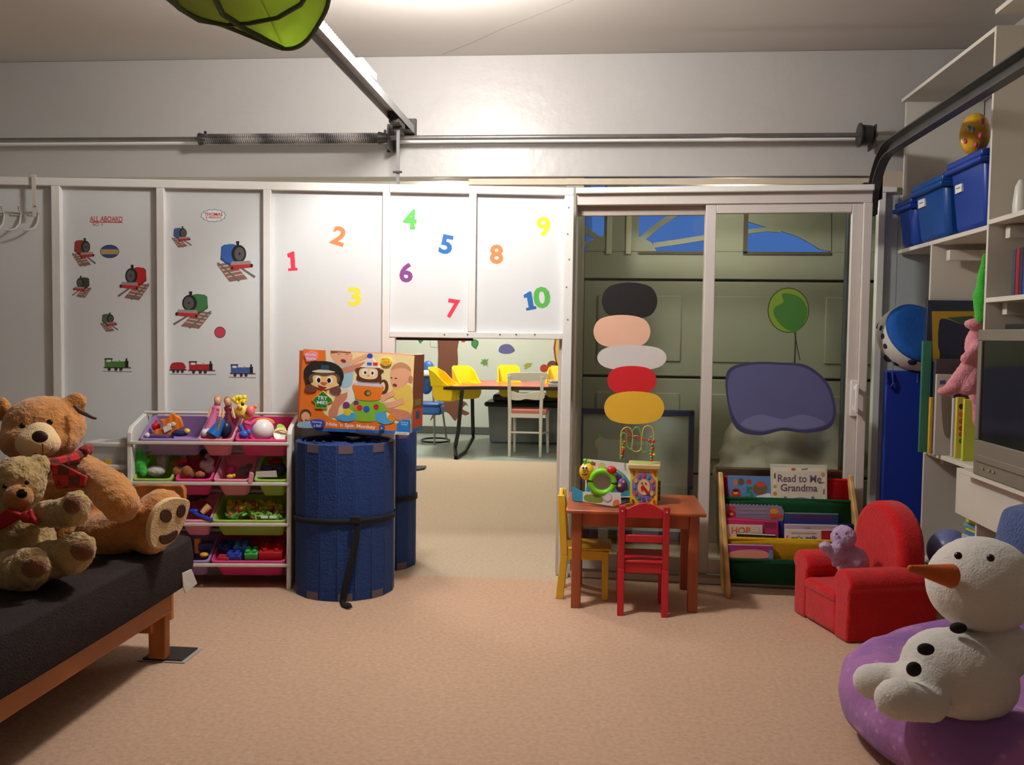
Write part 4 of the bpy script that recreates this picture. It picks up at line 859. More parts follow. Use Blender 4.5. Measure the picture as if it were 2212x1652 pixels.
# ================================================================ rolled foam mats and the toy box
BLUE = mat('blue_foam', (26, 56, 116), rough=.8, var=.1, vs_=20, bump=.5, bs=90)
BRN = mat('grey_brown_foam', (104, 88, 96), rough=.85, var=.1)
def foam_roll(cx, cy, r, h, n, label, tail):
    t = thing('foam_mat_roll', label, 'foam mat', (cx, cy, 0))
    finish('core', MB().cone((cx, cy, .01), (cx, cy, h-.012), r-.02, r-.02, 36), mat('foam_core', (26, 48, 92), rough=.9), t)
    sp = [V((cx+(r*(.16+.78*k/80))*math.cos(k*.32), cy+(r*(.16+.78*k/80))*math.sin(k*.32), h-.008)) for k in range(80)]
    finish('spiral_edge', MB().tube(sp, .006, 5), BLUE, t)
    w = 2*(r+.001)*math.tan(PI/n)
    base = None
    for k in range(n):
        a = 2*PI*k/n+.1; T = Matrix.Translation((cx, cy, 0)) @ Matrix.Rotation(a, 4, 'Z')
        if base is None:
            base = finish('mat_strip', MB(Matrix.Translation((cx, cy, 0))).box((r-.012, 0, h/2), (.026, w-.001, h)), BLUE, t, bevel=.0035); o = base
        else: o = base.copy(); COL.objects.link(o); o.parent = t; o.name = 'mat_strip'
        o.matrix_local = Matrix.Rotation(a, 4, 'Z')
        ROOT[o.name] = ROOT[t.name] @ Matrix.Rotation(a, 4, 'Z')
    for zz in (h-.022, .018):
        tb = None
        for k in range(0, n, 2):
            if tb is None: tb = o = finish('joint_tooth', MB(Matrix.Translation((cx, cy, 0))).box((r-.012, 0, zz), (.029, w*.8, .04)), BRN, t)
            else: o = tb.copy(); COL.objects.link(o); o.parent = t
            o.matrix_local = Matrix.Rotation(2*PI*k/n+.1, 4, 'Z')
    zs = .385; ring = []
    for k in range(n*2):
        a = PI*k/n+.1; q = r+.008; ring.append(V((cx+q*math.cos(a), cy+q*math.sin(a), zs+.012*math.cos(a+1))))
    P = [[p+V((0, 0, -.014)) for p in ring+ring[:1]], [p+V((0, 0, .014)) for p in ring+ring[:1]]]
    o = finish('strap', MB().grid(P), mat('black_webbing', (26, 24, 26), rough=.9), t); s = o.modifiers.new('thickness', 'SOLIDIFY'); s.thickness = .004; s.offset = 1
    if tail:
        pl = Pl((cx, cy-r-.012, 0), (0, -1, 0))
        pt = [(770, 1120), (772, 1140), (769, 1170), (762, 1200), (752, 1235), (745, 1265), (741, 1290), (740, 1303)]
        L = [pl.p(u-6, v) for u, v in pt]; R = [pl.p(u+7, v) for u, v in pt]
        L += [at(738, 1309, Z=.006), at(750, 1314, Z=.006), at(762, 1312, Z=.008)]; R += [at(752, 1303, Z=.012), at(756, 1304, Z=.02), at(759, 1305, Z=.022)]
        o = finish('strap_tail', MB().grid([L, R]), mat('black_webbing', (26, 24, 26)), t); s = o.modifiers.new('thickness', 'SOLIDIFY'); s.thickness = .006
        finish('buckle', MB().box(pl.p(768, 1123), (.05, .02, .035)), mat('black_webbing', (26, 24, 26)), t, bevel=.004)
    return t
RR, RX, RY = .247, -1.276, 4.632
RZ = at(740, 962, Y=RY-RR).z
foam_roll(RX, RY, RR, RZ, 18, 'large blue rolled foam mat with hanging black strap, front one', True)
foam_roll(-1.225, 5.175, .205, at(880, 933, Y=5.0).z, 16, 'blue rolled foam mat standing behind in the opening', False)
# cardboard toy box lying on the front roll
bl = at(643, 921, Y=4.60); br = at(884, 936, Y=4.52)
ux = (br-bl); wbx = ux.length; ux.normalize()
up = V((0, 0, 1)); up = (up-ux*up.dot(ux)).normalized(); bn = ux.cross(up)          # bn toward the camera? 
if bn.y > 0: bn = -bn
BPn = Pl(bl, bn); tl = BPn.p(655, 755); trr = BPn.p(893, 769)
hbx = ((tl-bl).dot(up)+(trr-br).dot(up))/2; dbx = .2
zlow = RZ+.002-min(bl.z, br.z)
cb = thing('toy_carton', 'orange toy carton lying on top of the front blue roll', 'box', tuple((bl+br)/2))
def qbox(o, a, b, c): return [o, o+a, o+a+b, o+b], c
mb = MB(); mb.prism([bl, br, br+up*hbx, bl+up*hbx], -bn*dbx)
finish('carton', mb, mat('carton_print', (196, 96, 52), rough=.45, var=.08), cb, bevel=.002)
ZB = zoomed(620, 720, 6.884)
p = Print(BPn, .0004)
def T2(x0, y0, x1, y1): a = ZB([(x0, y0), (x1, y1)]); return a[0]+a[1]
p.poly((238, 124, 44), ZB([(245, 232), (1900, 335), (1820, 1500), (165, 1402)]))
p.poly((246, 226, 168), ZB([(575, 252), (1895, 333), (1840, 1340), (1500, 1330), (700, 1290), (560, 1200), (520, 1130), (600, 900), (580, 500)]))
p.poly((238, 226, 204), ZB([(575, 252), (960, 276), (960, 400), (700, 500), (580, 450)]))
p.poly((240, 236, 220), ZB([(900, 700), (1420, 720), (1500, 1100), (860, 1050)]))
p.poly((40, 118, 214), ZB([(420, 1405), (1830, 1455), (1820, 1500), (415, 1448)]))
SK, SKD = (238, 178, 142), (214, 140, 108)
# left baby in pale blue
p.poly((168, 204, 224), ZB(smo([(700, 440), (960, 400), (980, 700), (920, 800), (780, 790), (760, 600)])))
p.poly(SK, ZB(smo([(650, 258), (950, 278), (960, 420), (900, 480), (800, 480), (700, 420)], 3)))
p.poly((120, 84, 60), ZB([(648, 258), (950, 278), (948, 296), (780, 282), (655, 300)]))
p.poly((120, 60, 80), ZB(ell(840, 410, 42, 26, 20))); p.polys((120, 80, 66), [ZB(strip([(750, 310), (790, 305)], 8)), ZB(strip([(870, 312), (920, 308)], 8))])
p.poly(SK, ZB(strip([(960, 440), (1050, 390), (1190, 330)], 66))); p.poly(SKD, ZB(strip([(820, 560), (1000, 510), (1200, 450)], 84)))
p.poly(SKD, ZB(smo([(740, 930), (880, 860), (890, 960), (780, 1090), (740, 1230), (640, 1240), (620, 1160), (680, 1050)])))
p.poly((232, 222, 208), ZB(smo([(600, 840), (900, 820), (880, 880), (740, 920), (680, 980)])))
# right baby in yellow
p.poly((238, 206, 96), ZB(smo([(1560, 830), (1800, 760), (1870, 900), (1850, 1170), (1660, 1170), (1640, 1000), (1590, 950)])))
p.poly(SK, ZB(smo([(1540, 560), (1600, 460), (1720, 430), (1830, 500), (1850, 640), (1800, 720), (1680, 820), (1580, 800), (1540, 680)])))
p.poly((206, 150, 112), ZB(smo([(1545, 550), (1600, 458), (1720, 432), (1830, 500), (1840, 570), (1760, 520), (1640, 520)], 3)))
p.poly((140, 60, 60), ZB(ell(1606, 770, 34, 24, 20))); p.polys((60, 44, 40), [ZB(ell(1556, 660, 14, 9)), ZB(ell(1620, 668, 20, 9))]); p.poly(SKD, ZB(ell(1840, 680, 34, 52)))
p.poly(SK, ZB(strip([(1740, 1000), (1560, 1060), (1380, 1080)], 90))); p.poly(SK, ZB(strip([(1600, 880), (1480, 930), (1400, 990)], 80)))
p.poly(SKD, ZB(smo([(1480, 1130), (1640, 1120), (1830, 1180), (1820, 1290), (1640, 1290), (1560, 1200)])))
# spinning monkey toy printed in the middle
p.poly((132, 190, 62), ZB(smo([(940, 1060), (1080, 960), (1320, 980), (1470, 1080), (1480, 1160), (1340, 1180), (1330, 1300), (1020, 1290), (1010, 1160), (930, 1120)], 3)))
p.poly((84, 172, 222), ZB(smo([(720, 1250), (860, 1190), (1010, 1180), (1010, 1280), (860, 1310)]))); p.poly((84, 172, 222), ZB(smo([(1330, 1180), (1470, 1180), (1500, 1260), (1600, 1310), (1460, 1350), (1330, 1290)])))
for c, x, y, r in (((226, 208, 50), 900, 1165, 58), ((128, 56, 132), 885, 1068, 52), ((118, 52, 130), 1030, 1035, 40), ((236, 120, 60), 1040, 1100, 40), ((206, 46, 66), 1085, 1105, 42), ((52, 96, 190), 1185, 1125, 48), ((244, 150, 50), 1560, 1250, 58), ((200, 44, 52), 1330, 1090, 40)): p.poly(c, ZB(ell(x, y, r, r)))
p.poly((92, 56, 40), ZB([q for q in ell(1440, 790, 70, 105)])); p.poly((246, 226, 168), ZB(ell(1430, 790, 34, 66)))
p.poly((240, 130, 46), ZB(smo([(1005, 740), (1420, 770), (1410, 900), (1370, 985), (1200, 1000), (1040, 975), (1010, 880)], 3)))
p.poly((206, 206, 226), ZB([(1005, 725), (1425, 755), (1420, 800), (1005, 768)])); p.poly((92, 78, 50), ZB(ell(1203, 888, 52, 46))); p.poly((150, 160, 70), ZB(ell(1215, 888, 28, 28)))
p.poly((96, 56, 40), ZB(smo([(1020, 540), (1080, 510), (1380, 530), (1440, 560), (1400, 600), (1380, 720), (1060, 700), (1050, 600)]))); p.poly((246, 214, 166), ZB(smo([(1110, 520), (1330, 530), (1350, 640), (1280, 680), (1150, 670), (1080, 620)])))
p.polys((250, 250, 250), [ZB(ell(1160, 575, 36, 46)), ZB(ell(1280, 585, 36, 46))]); p.polys((50, 34, 30), [ZB(ell(1168, 582, 17, 24)), ZB(ell(1276, 590, 17, 24))]); p.poly((226, 190, 80), ZB(ell(1215, 625, 22, 16)))
p.poly((236, 228, 216), ZB([(1090, 500), (1160, 440), (1200, 360), (1280, 370), (1330, 450), (1390, 515)])); p.poly((62, 84, 190), ZB(ell(1236, 335, 42, 38))); p.poly((70, 104, 200), ZB([(1195, 430), (1265, 430), (1265, 478), (1195, 475)])); p.poly((214, 50, 66), ZB([(1285, 430), (1350, 432), (1350, 480), (1285, 478)]))
# window with the monkey peeping out
p.poly((44, 42, 40), ZB(smo([(258, 640), (270, 520), (380, 430), (540, 410), (700, 440), (810, 520), (846, 630), (820, 720), (760, 790), (330, 770), (280, 710)])))
p.poly((110, 82, 60), ZB(smo([(380, 600), (740, 600), (760, 740), (370, 730)]))); p.poly((246, 204, 140), ZB(smo([(390, 640), (450, 620), (560, 640), (680, 620), (740, 650), (750, 730), (780, 770), (690, 800), (580, 830), (450, 800), (360, 750), (395, 720)])))
p.poly((226, 220, 196), ZB(smo([(380, 560), (540, 535), (720, 570), (640, 585), (460, 580)]))); p.poly((52, 78, 104), ZB([(515, 470), (630, 470), (630, 545), (515, 540)]))
p.polys((250, 250, 246), [ZB(ell(470, 688, 42, 54)), ZB(ell(642, 695, 44, 52))]); p.polys((30, 26, 26), [ZB(ell(478, 695, 26, 36)), ZB(ell(632, 700, 28, 36))]); p.poly((206, 112, 62), ZB(smo([(500, 730), (555, 722), (605, 735), (555, 775)]))); p.poly((150, 44, 60), ZB(smo([(470, 770), (540, 790), (595, 800), (550, 826), (490, 808)])))
p.polys((120, 72, 60), [ZB(smo([(275, 800), (330, 760), (420, 800), (440, 850), (360, 875), (280, 850)])), ZB(smo([(640, 840), (720, 800), (800, 820), (800, 880), (730, 905), (660, 880)]))])
arrow = [(540, 850), (680, 975), (690, 1010), (640, 1030), (610, 1040), (600, 1115), (430, 1112), (428, 1030), (375, 990)]
p.poly((226, 206, 72), ZB(arrow)); p.poly((44, 132, 62), ZB([(535+(x-535)*.92, 985+(y-985)*.92) for x, y in arrow])); p.text((250, 250, 248), 'TRY', *T2(460, 930, 610, 985), 3, .02); p.text((250, 250, 248), 'ME!', *T2(455, 1000, 605, 1052), 3, .02)
p.poly((240, 150, 170), ZB([(262, 310), (350, 258), (466, 300), (450, 400), (300, 420)])); p.text((252, 236, 240), 'Bright', *T2(285, 300, 445, 340), 2, .02); p.text((252, 236, 240), 'Starts', *T2(295, 352, 440, 392), 2, .02)
p.poly((250, 214, 62), ZB(ell(1480, 418, 82, 62))); p.text((220, 110, 40), 'Monkey', *T2(1420, 376, 1535, 402), 3, .01); p.text((220, 110, 40), 'hides &', *T2(1425, 408, 1535, 430), 3, .01); p.text((220, 110, 40), 'dances!', *T2(1430, 438, 1530, 460), 3, .01)
p.poly((250, 236, 130), ZB([(600, 1290), (640, 1290), (640, 1300), (600, 1300)])) if False else None
p.poly((92, 68, 56), ZB(ell(285, 1200, 78, 76))); p.poly(SK, ZB(ell(288, 1235, 66, 72))); p.poly((140, 50, 60), ZB(ell(298, 1288, 20, 12))); p.poly((150, 190, 220), ZB(smo([(180, 1330), (290, 1300), (360, 1330), (400, 1400), (180, 1390)])))
p.poly((62, 80, 170), ZB(smo([(360, 1290), (470, 1275), (560, 1300), (545, 1390), (400, 1395), (372, 1350)], 3))); p.text((230, 234, 250), 'Having', *T2(385, 1300, 530, 1335), 2, .01); p.text((230, 234, 250), 'a Ball', *T2(410, 1350, 515, 1385), 2, .01)
p.text((252, 246, 240), "Hide 'n Spin Monkey", *T2(595, 1335, 1325, 1410), 4, .012)
p.poly((40, 90, 170), ZB(ell(1418, 1400, 40, 40))); p.text((220, 230, 245), '6', *T2(1405, 1382, 1432, 1420), 2)
p.poly((38, 132, 220), ZB([(1640, 1460), (1645, 1350), (1690, 1295), (1770, 1275), (1835, 1290), (1825, 1470)])); p.text((240, 246, 252), 'PLAY &', *T2(1705, 1310, 1810, 1332), 3); p.text((240, 246, 252), 'LEARN', *T2(1710, 1342, 1800, 1362), 3)
p.poly((236, 232, 220), ZB([(1620, 1458), (1825, 1468), (1820, 1508), (1615, 1498)])); p.text((90, 80, 70), '6-36 months', *T2(1650, 1470, 1800, 1494), 3)
p.done('front_print', cb)
SPn = Pl(br, ux); p = Print(SPn, .0004)
so = lambda s, q: br-bn*(dbx*s)+up*(hbx*q)
mbp = p
def sidepoly(rgb, pts): mbp.mi(D_(*rgb)); mbp.mb.prism([so(a, b)+ux*.0002 for a, b in pts], ux*mbp.z); mbp.z += mbp.step
sidepoly((196, 192, 184), [(0, 0), (.2, 0), (.2, 1), (0, 1)]); sidepoly((134, 72, 46), [(.2, .3), (1, .3), (1, 1), (.2, 1)]); sidepoly((204, 84, 44), [(.2, .05), (1, .05), (1, .3), (.2, .3)]); sidepoly((40, 110, 190), [(.2, 0), (1, 0), (1, .05), (.2, .05)]); sidepoly((150, 130, 60), [(.35, .34), (.85, .34), (.85, .42), (.35, .42)]); sidepoly((60, 90, 120), [(.45, .16), (.75, .16), (.75, .26), (.45, .26)])
p.done('side_print', cb)
mb = MB().prism([at(u, v, Z=RZ+.012) for u, v in ((700, 928), (770, 941), (792, 946), (760, 951), (715, 938))], (0, 0, .012))
tag(finish('strap_bundle', mb, mat('black_webbing', (26, 24, 26)), origin=tuple(at(750, 940, Z=RZ)), bevel=.003), 'folded black strap lying on the front roll under the carton', 'strap')

# ================================================================ futon with the bears
WOOD = mat('honey_pine', (176, 106, 52), rough=.5, var=.14, vs_=3, wave=(3, 4, 'X'))
DKF = mat('charcoal_fabric', (48, 40, 40), rough=.95, var=.14, vs_=24, bump=.5, bs=160, spec=.1)
fu = thing('futon', 'wood framed futon with charcoal mattress cover carrying two bears', 'futon', (-2.2, 2.7, 0))
mb = MB(); pillow(mb, (-2.2, 2.66, .385), (1.17, 2.02, .20), None, .08, 10)
o = finish('mattress', mb, DKF, fu); soft(o, 2)
finish('side_rail', MB().box2((-1.695, 1.6, .2), (-1.665, 3.5, .288)), WOOD, fu, bevel=.006)
finish('side_rail', MB().box2((-2.7, 1.6, .2), (-2.67, 3.5, .288)), WOOD, fu, bevel=.006)
finish('end_rail', MB().box2((-2.7, 3.455, .12), (-1.73, 3.485, .2)), WOOD, fu, bevel=.005)
for k in range(9): finish('slat', MB().box2((-2.68, 1.7+k*.21, .27), (-1.69, 1.77+k*.21, .285)), WOOD, fu)
for x in (-1.72, -2.69): finish('leg', MB().box2((x-.035, 3.475, .012), (x+.035, 3.52, .28)), WOOD, fu, bevel=.005)
for x in (-1.72, -2.69): finish('leg', MB().box2((x-.035, 1.6, .012), (x+.035, 1.645, .28)), WOOD, fu, bevel=.005)
finish('back_armrest', MB().prism([at(u, v, Y=4.0) for u, v in ((240, 1062), (300, 1047), (392, 1048), (398, 1058), (398, 1082), (240, 1096))], (0, .03, 0)), WOOD, fu, bevel=.005)
finish('armrest_post', MB().box2((-2.35, 4.0, .0), (-2.29, 4.03, at(300, 1075, Y=4.0).z)), WOOD, fu, bevel=.005); finish('armrest_post', MB().box2((-1.97, 4.0, .0), (-1.91, 4.03, at(300, 1075, Y=4.0).z)), WOOD, fu, bevel=.005)
TGP = Pl((-1.585, 3.55, .33), (1, -.5, 0)); tg = MB(); tg.prism([TGP.p(u, v) for u, v in ((392, 1238), (412, 1229), (424, 1260), (400, 1281), (395, 1270))], (.004, 0, 0))
finish('care_label', tg, mat('satin_label', (216, 212, 206), rough=.5, var=.1, vs_=60), fu)
for x, yy in ((-1.712, 3.53),):
    t = thing('leg_coaster', 'black rubber pad with pale rim under the futon leg', 'pad', (x, 3.55, 0))
    finish('pad', MB().box((-1.703, 3.56, .008), (.165, .15, .008)), mat('black_rubber', (44, 40, 38), rough=.5), t, bevel=.003)
    finish('rim', MB().box((-1.703, 3.56, .003), (.195, .17, .005)), P_(170, 166, 160), t, bevel=.002)
def E_(u, v, Y, rx, ry=None, rz=None, R=None):                    # ellipsoid from pixel centre/radii
    k = Y/2000; ry = rx if ry is None else ry; rz = rx if rz is None else rz
    return at(u, v, Y=Y), (rx*k, ry*k, rz*k), R
FUR = mat('honey_brown_fur', (190, 126, 60), rough=.98, var=.22, vs_=22, bump=.8, bs=110, sheen=.35, spec=.05)
CRM = mat('cream_plush', (226, 192, 142), rough=.95, var=.08, bump=.5, bs=160, sheen=.3, spec=.05)
DBR = mat('dark_brown_plush_pad', (78, 46, 34), rough=.9, var=.1, bump=.4, bs=160)
BLK = mat('black_bead', (18, 14, 12), rough=.15)
Z3 = lambda x, y: (x/3.304, 820+y/3.304)
bb = thing('teddy_bear', 'big honey brown teddy bear with red plaid bow, sitting on futon', 'teddy bear', tuple(at(180, 1200, Y=3.35)))
Yb = 3.4
mb = MB()
mb.ball(*E_(97, 921, Yb, 90, 82, 70)); mb.ball(*E_(85, 950, Yb-.04, 88, 80, 52))
mb.ball(*E_(163, 872, Yb+.02, 27, 15, 28)); mb.ball(*E_(2, 884, Yb+.02, 27, 15, 28))
mb.ball(*E_(150, 1075, Yb+.02, 88, 76, 95)); mb.ball(*E_(130, 1150, Yb, 92, 80, 70))
def lim(a, b, Y0, Y1, r0, r1): mb.cap(at(a[0], a[1], Y=Y0), at(b[0], b[1], Y=Y1), r0*Y0/2000, r1*Y1/2000, 20)
lim((182, 1014), (240, 1060), Yb-.1, Yb-.2, 36, 45); lim((240, 1060), (262, 1090), Yb-.2, Yb-.24, 45, 42); lim((70, 1030), (20, 1100), Yb-.06, Yb-.16, 38, 44)
lim((215, 1165), (300, 1135), Yb-.06, Yb-.1, 58, 48); lim((300, 1130), (352, 1105), Yb-.1, Yb-.1, 48, 46); mb.ball(*E_(350, 1090, Yb-.09, 46, 44, 36)); mb.ball(*E_(325, 1155, Yb-.09, 44, 46, 46))
plush('body', mb, FUR, bb, None, .011, .012, .02, 5)
mb = MB().ball(*E_(82, 957, Yb-.2, 50, 44, 36)).ball(*E_(86, 945, Yb-.19, 36, 36, 36)); plush('muzzle', mb, CRM, bb, None, .008, .002)
finish('nose', MB().ball(*E_(86, 943, Yb-.285, 19, 10, 14)), mat('brown_nose', (52, 32, 28), rough=.6), bb)
for u, v in ((48, 919), (107, 912)): finish('eye', MB().ball(*E_(u, v, Yb-.165, 7.5, 6, 7)), BLK, bb)
finish('mouth', MB().tube([at(u, v, Y=Yb-.282+abs(u-92)*.0016) for u, v in ((68, 974), (80, 982), (93, 983), (105, 979), (115, 968))], .002).tube([at(92, 958, Y=Yb-.285), at(93, 983, Y=Yb-.28)], .002), DBR, bb)
# foot sole
fd = V((.80, -.60, .0)).normalized(); fc = at(364, 1122, Y=Yb-.10)
fs = fd.cross(V((0, 0, 1))).normalized()
if fs.x < 0: fs = -fs
SOLE = Pl(fc+fd*.045, fd)
def solep(name, out_, m, th, off): 
    mb = MB(); mb.prism([SOLE.p(u, v, off) for u, v in out_], -SOLE.n*th); return finish(name, mb, m, bb, bevel=.003)
solep('sole', smo([Z3(*q) for q in ((1255, 842), (1340, 862), (1335, 940), (1290, 1060), (1220, 1160), (1120, 1205), (1068, 1160), (1062, 1040), (1110, 920), (1180, 860))]), CRM, .034, .011)
solep('toe_pad', ell(*Z3(1173, 968), 13, 15, 0), DBR, .008, .015); solep('toe_pad', ell(*Z3(1282, 934), 9.5, 15, 15), DBR, .008, .015); solep('heel_pad', smo([Z3(*q) for q in ((1130, 1110), (1180, 1100), (1250, 1070), (1255, 1105), (1220, 1150), (1160, 1172), (1128, 1150))]), DBR, .008, .015)
PLAID = mat('red_plaid', (168, 26, 34), rough=.85, var=.1, bump=.3)
def plaid():
    m = PLAID; nt = m.node_tree; N, L = nt.nodes, nt.links; tc = N.new('ShaderNodeTexCoord'); ck = N.new('ShaderNodeTexChecker'); ck.inputs['Scale'].default_value = 26
    ck.inputs['Color1'].default_value = C(176, 28, 36); ck.inputs['Color2'].default_value = C(92, 40, 32); L.new(tc.outputs['Object'], ck.inputs['Vector']); L.new(ck.outputs['Color'], N['Principled BSDF'].inputs['Base Color'])
plaid()
mb = MB(); pts = [at(u, v, Y=y) for u, v, y in ((100, 1002, Yb-.26), (125, 1000, Yb-.23), (160, 990, Yb-.17), (186, 974, Yb-.07), (190, 970, Yb))]; mb.tube(pts, .022, 8)
mb.ball(*E_(181, 974, Yb-.12, 14, 9, 11)); finish('neck_ribbon', mb, PLAID, bb)
PB = Pl(at(150, 1030, Y=Yb-.27), (.25, -1, .2)); mb = MB(); mb.prism([PB.p(*Z3(*q)) for q in ((365, 605), (440, 600), (620, 690), (600, 770), (480, 770), (400, 780), (372, 690))], -PB.n*.02); finish('bow_tail', mb, PLAID, bb, bevel=.005)
mb = MB(); mb.tube([at(u, v, Y=Yb-.05) for u, v in ((160, 876), (172, 888), (186, 895), (200, 902), (208, 904))], [.006, .009, .008, .006, .004]); finish('ear_ribbon', mb, mat('brown_ribbon', (72, 52, 50)), bb)
sb = thing('teddy_bear', 'smaller tan teddy bear with red bow in front of big bear', 'teddy bear', tuple(at(60, 1280, Y=2.85)))
TAN = mat('tan_fur', (176, 146, 92), rough=.98, var=.26, vs_=26, bump=.9, bs=100, sheen=.3, spec=.05)
Ys = 2.95; mb = MB()
mb.ball(*E_(38, 1045, Ys, 62, 58, 64)); mb.ball(*E_(85, 1005, Ys+.04, 26, 16, 26)); mb.ball(*E_(45, 1165, Ys+.02, 78, 64, 76)); mb.ball(*E_(60, 1200, Ys, 74, 60, 52))
mb.cap(at(95, 1110, Y=Ys-.04), at(160, 1105, Y=Ys-.12), 30*Ys/2000, 34*Ys/2000); mb.ball(*E_(165, 1092, Ys-.12, 32, 26, 36))
mb.cap(at(80, 1215, Y=Ys-.05), at(160, 1200, Y=Ys-.14), 46*Ys/2000, 40*Ys/2000); mb.ball(*E_(168, 1185, Ys-.16, 42, 30, 40))
mb.cap(at(20, 1235, Y=Ys-.1), at(62, 1235, Y=Ys-.2), 48*Ys/2000, 42*Ys/2000); mb.ball(*E_(66, 1222, Ys-.24, 46, 34, 44)); mb.cap(at(5, 1120, Y=Ys-.05), at(-50, 1180, Y=Ys-.1), 30*Ys/2000, 30*Ys/2000)
plush('body', mb, TAN, sb, None, .010, .018, .02, 4)
plush('muzzle', MB().ball(*E_(40, 1074, Ys-.09, 33, 32, 30)), K_(178, 118, 58), sb, None, .007, .003); finish('nose', MB().ball(*E_(47, 1066, Ys-.135, 13, 8, 11)), BLK, sb)
for u, v in ((10, 1050), (58, 1042)): finish('eye', MB().ball(*E_(u, v, Ys-.083, 5.5)), BLK, sb)
def pad(u, v, Y, rx, rz, rot=0, m=None):
    rx *= .85; rz *= .85; plush('paw_pad', MB().ball(at(u, v, Y=Y), (rx*Y/2000, .02, rz*Y/2000), Euler((0, math.radians(rot), math.radians(20))).to_matrix().to_4x4()), m or K_(122, 76, 44), sb, None, .006, .003)
pad(157, 1090, Ys-.165, 25, 27); pad(178, 1190, Ys-.2, 32, 28, 20); pad(74, 1226, Ys-.292, 34, 30, 0)
mb = MB(); Yk = Ys-.12
for pts in ([(60, 1112), (20, 1095), (-5, 1118), (5, 1145), (30, 1130)], [(58, 1112), (72, 1096), (76, 1112), (90, 1130), (70, 1128)]): mb.prism([at(u, v, Y=Yk) for u, v in pts], (0, -.02, 0))
mb.ball(at(58, 1116, Y=Yk-.01), (.02, .02, .02)); finish('red_bow', mb, mat('red_satin', (170, 22, 28), rough=.5, var=.15, vs_=20), sb, bevel=.006)

# ================================================================ play table, chairs and what stands on the table
TW = mat('cherry_wood', (172, 86, 48), rough=.35, var=.12, vs_=4, wave=(2.2, 3, 'X'))
tt = thing('play_table', 'small cherry wood play table before the glass door', 'table', (.21, 4.65, 0))
TZ = .486
p4 = [at(1222, 1103, Z=TZ), at(1527, 1110, Z=TZ), at(1509, 1063, Z=TZ), at(1232, 1069, Z=TZ)]
x0, x1 = p4[0].x, p4[1].x; y0, y1 = 4.405, 4.92
finish('tabletop', MB().box2((x0, y0, TZ-.018), (x1, y1, TZ)), TW, tt, bevel=.006)
lw = .047
for x, y in ((x0+.03, y0+.03), (x1-.03-lw, y0+.03), (x0+.03, y1-.03-lw), (x1-.03-lw, y1-.03-lw)): finish('leg', MB().box2((x, y, 0), (x+lw, y+lw, TZ-.018)), TW, tt, bevel=.004)
for lo_, hi_ in (((x0+.03+lw, y0+.04, TZ-.085), (x1-.03-lw, y0+.06, TZ-.018)), ((x0+.03+lw, y1-.06, TZ-.085), (x1-.03-lw, y1-.04, TZ-.018)), ((x0+.04, y0+.07, TZ-.085), (x0+.06, y1-.07, TZ-.018)), ((x1-.06, y0+.07, TZ-.085), (x1-.04, y1-.07, TZ-.018))):
    finish('apron', MB().box2(lo_, hi_), TW, tt, bevel=.002)
def kid_chair(loc, rz, rgb, label):
    m = mat('paint_%d_%d_%d' % rgb, rgb, rough=.42, var=.04, bump=.05)
    t = thing('child_chair', label, 'chair', loc, None, rz)
    M = Matrix.Translation(V(loc)) @ Matrix.Rotation(rz, 4, 'Z')      # back at -y, seat toward +y
    w, d, sh, bh, s = .238, .235, .262, .535, .031
    for sx_ in (-1, 1):
        x = sx_*(w/2-s/2)
        mb = MB(M); mb.prism([(x-s/2, -.005, sh-.04), (x-s/2, s, sh-.04), (x-s/2, s-.018, 0), (x-s/2, -.026, 0)], (s, 0, 0)); finish('leg', mb, m, t, bevel=.003)
        mb = MB(M); mb.prism([(x-s/2, -.005, sh-.04), (x-s/2, s, sh-.04), (x-s/2, s-.02, bh-.012), (x-s/2, -.024, bh-.012)], (s, 0, 0)); finish('back_post', mb, m, t, bevel=.003)
        finish('leg', MB(M).box2((x-s/2, d-s, 0), (x+s/2, d, sh-.015)), m, t, bevel=.003)
        finish('screw_cap', MB(M).cone((x, -.02, bh-.035), (x, -.026, bh-.035), .004, .004, 8), P_(226, 200, 190), t)
        finish('side_apron', MB(M).box2((x-.01, s, sh-.06), (x+.01, d-s, sh-.015)), m, t)
    finish('seat', MB(M).box2((-w/2+.006, -.002, sh-.015), (w/2-.006, d+.015, sh)), m, t, bevel=.005)
    finish('back_apron', MB(M).box2((-w/2+s, .004, sh-.062), (w/2-s, .022, sh-.015)), m, t, bevel=.003)
    finish('front_apron', MB(M).box2((-w/2+s, d-.026, sh-.06), (w/2-s, d-.008, sh-.015)), m, t, bevel=.003)
    mb = MB(M); n = 10; top = [(-w/2+s+(w-2*s)*k/n, bh-.03+.034*math.sin(PI*k/n)) for k in range(n+1)]
    mb.prism([(x, -.018, z) for x, z in top]+[(w/2-s, -.018, bh-.068), (-w/2+s, -.018, bh-.068)], (0, .018, 0)); finish('crest_rail', mb, m, t, bevel=.003)
    finish('back_slat', MB(M).box2((-w/2+s, -.012, bh-.185), (w/2-s, .006, bh-.15)), m, t, bevel=.003)
    return t
kid_chair((.236, 4.366, 0), 0, (196, 36, 46), 'red child chair with its back to the camera')
kid_chair((-.158, 4.70, 0), -PI/2, (222, 178, 46), 'yellow child chair at the left end of the play table')
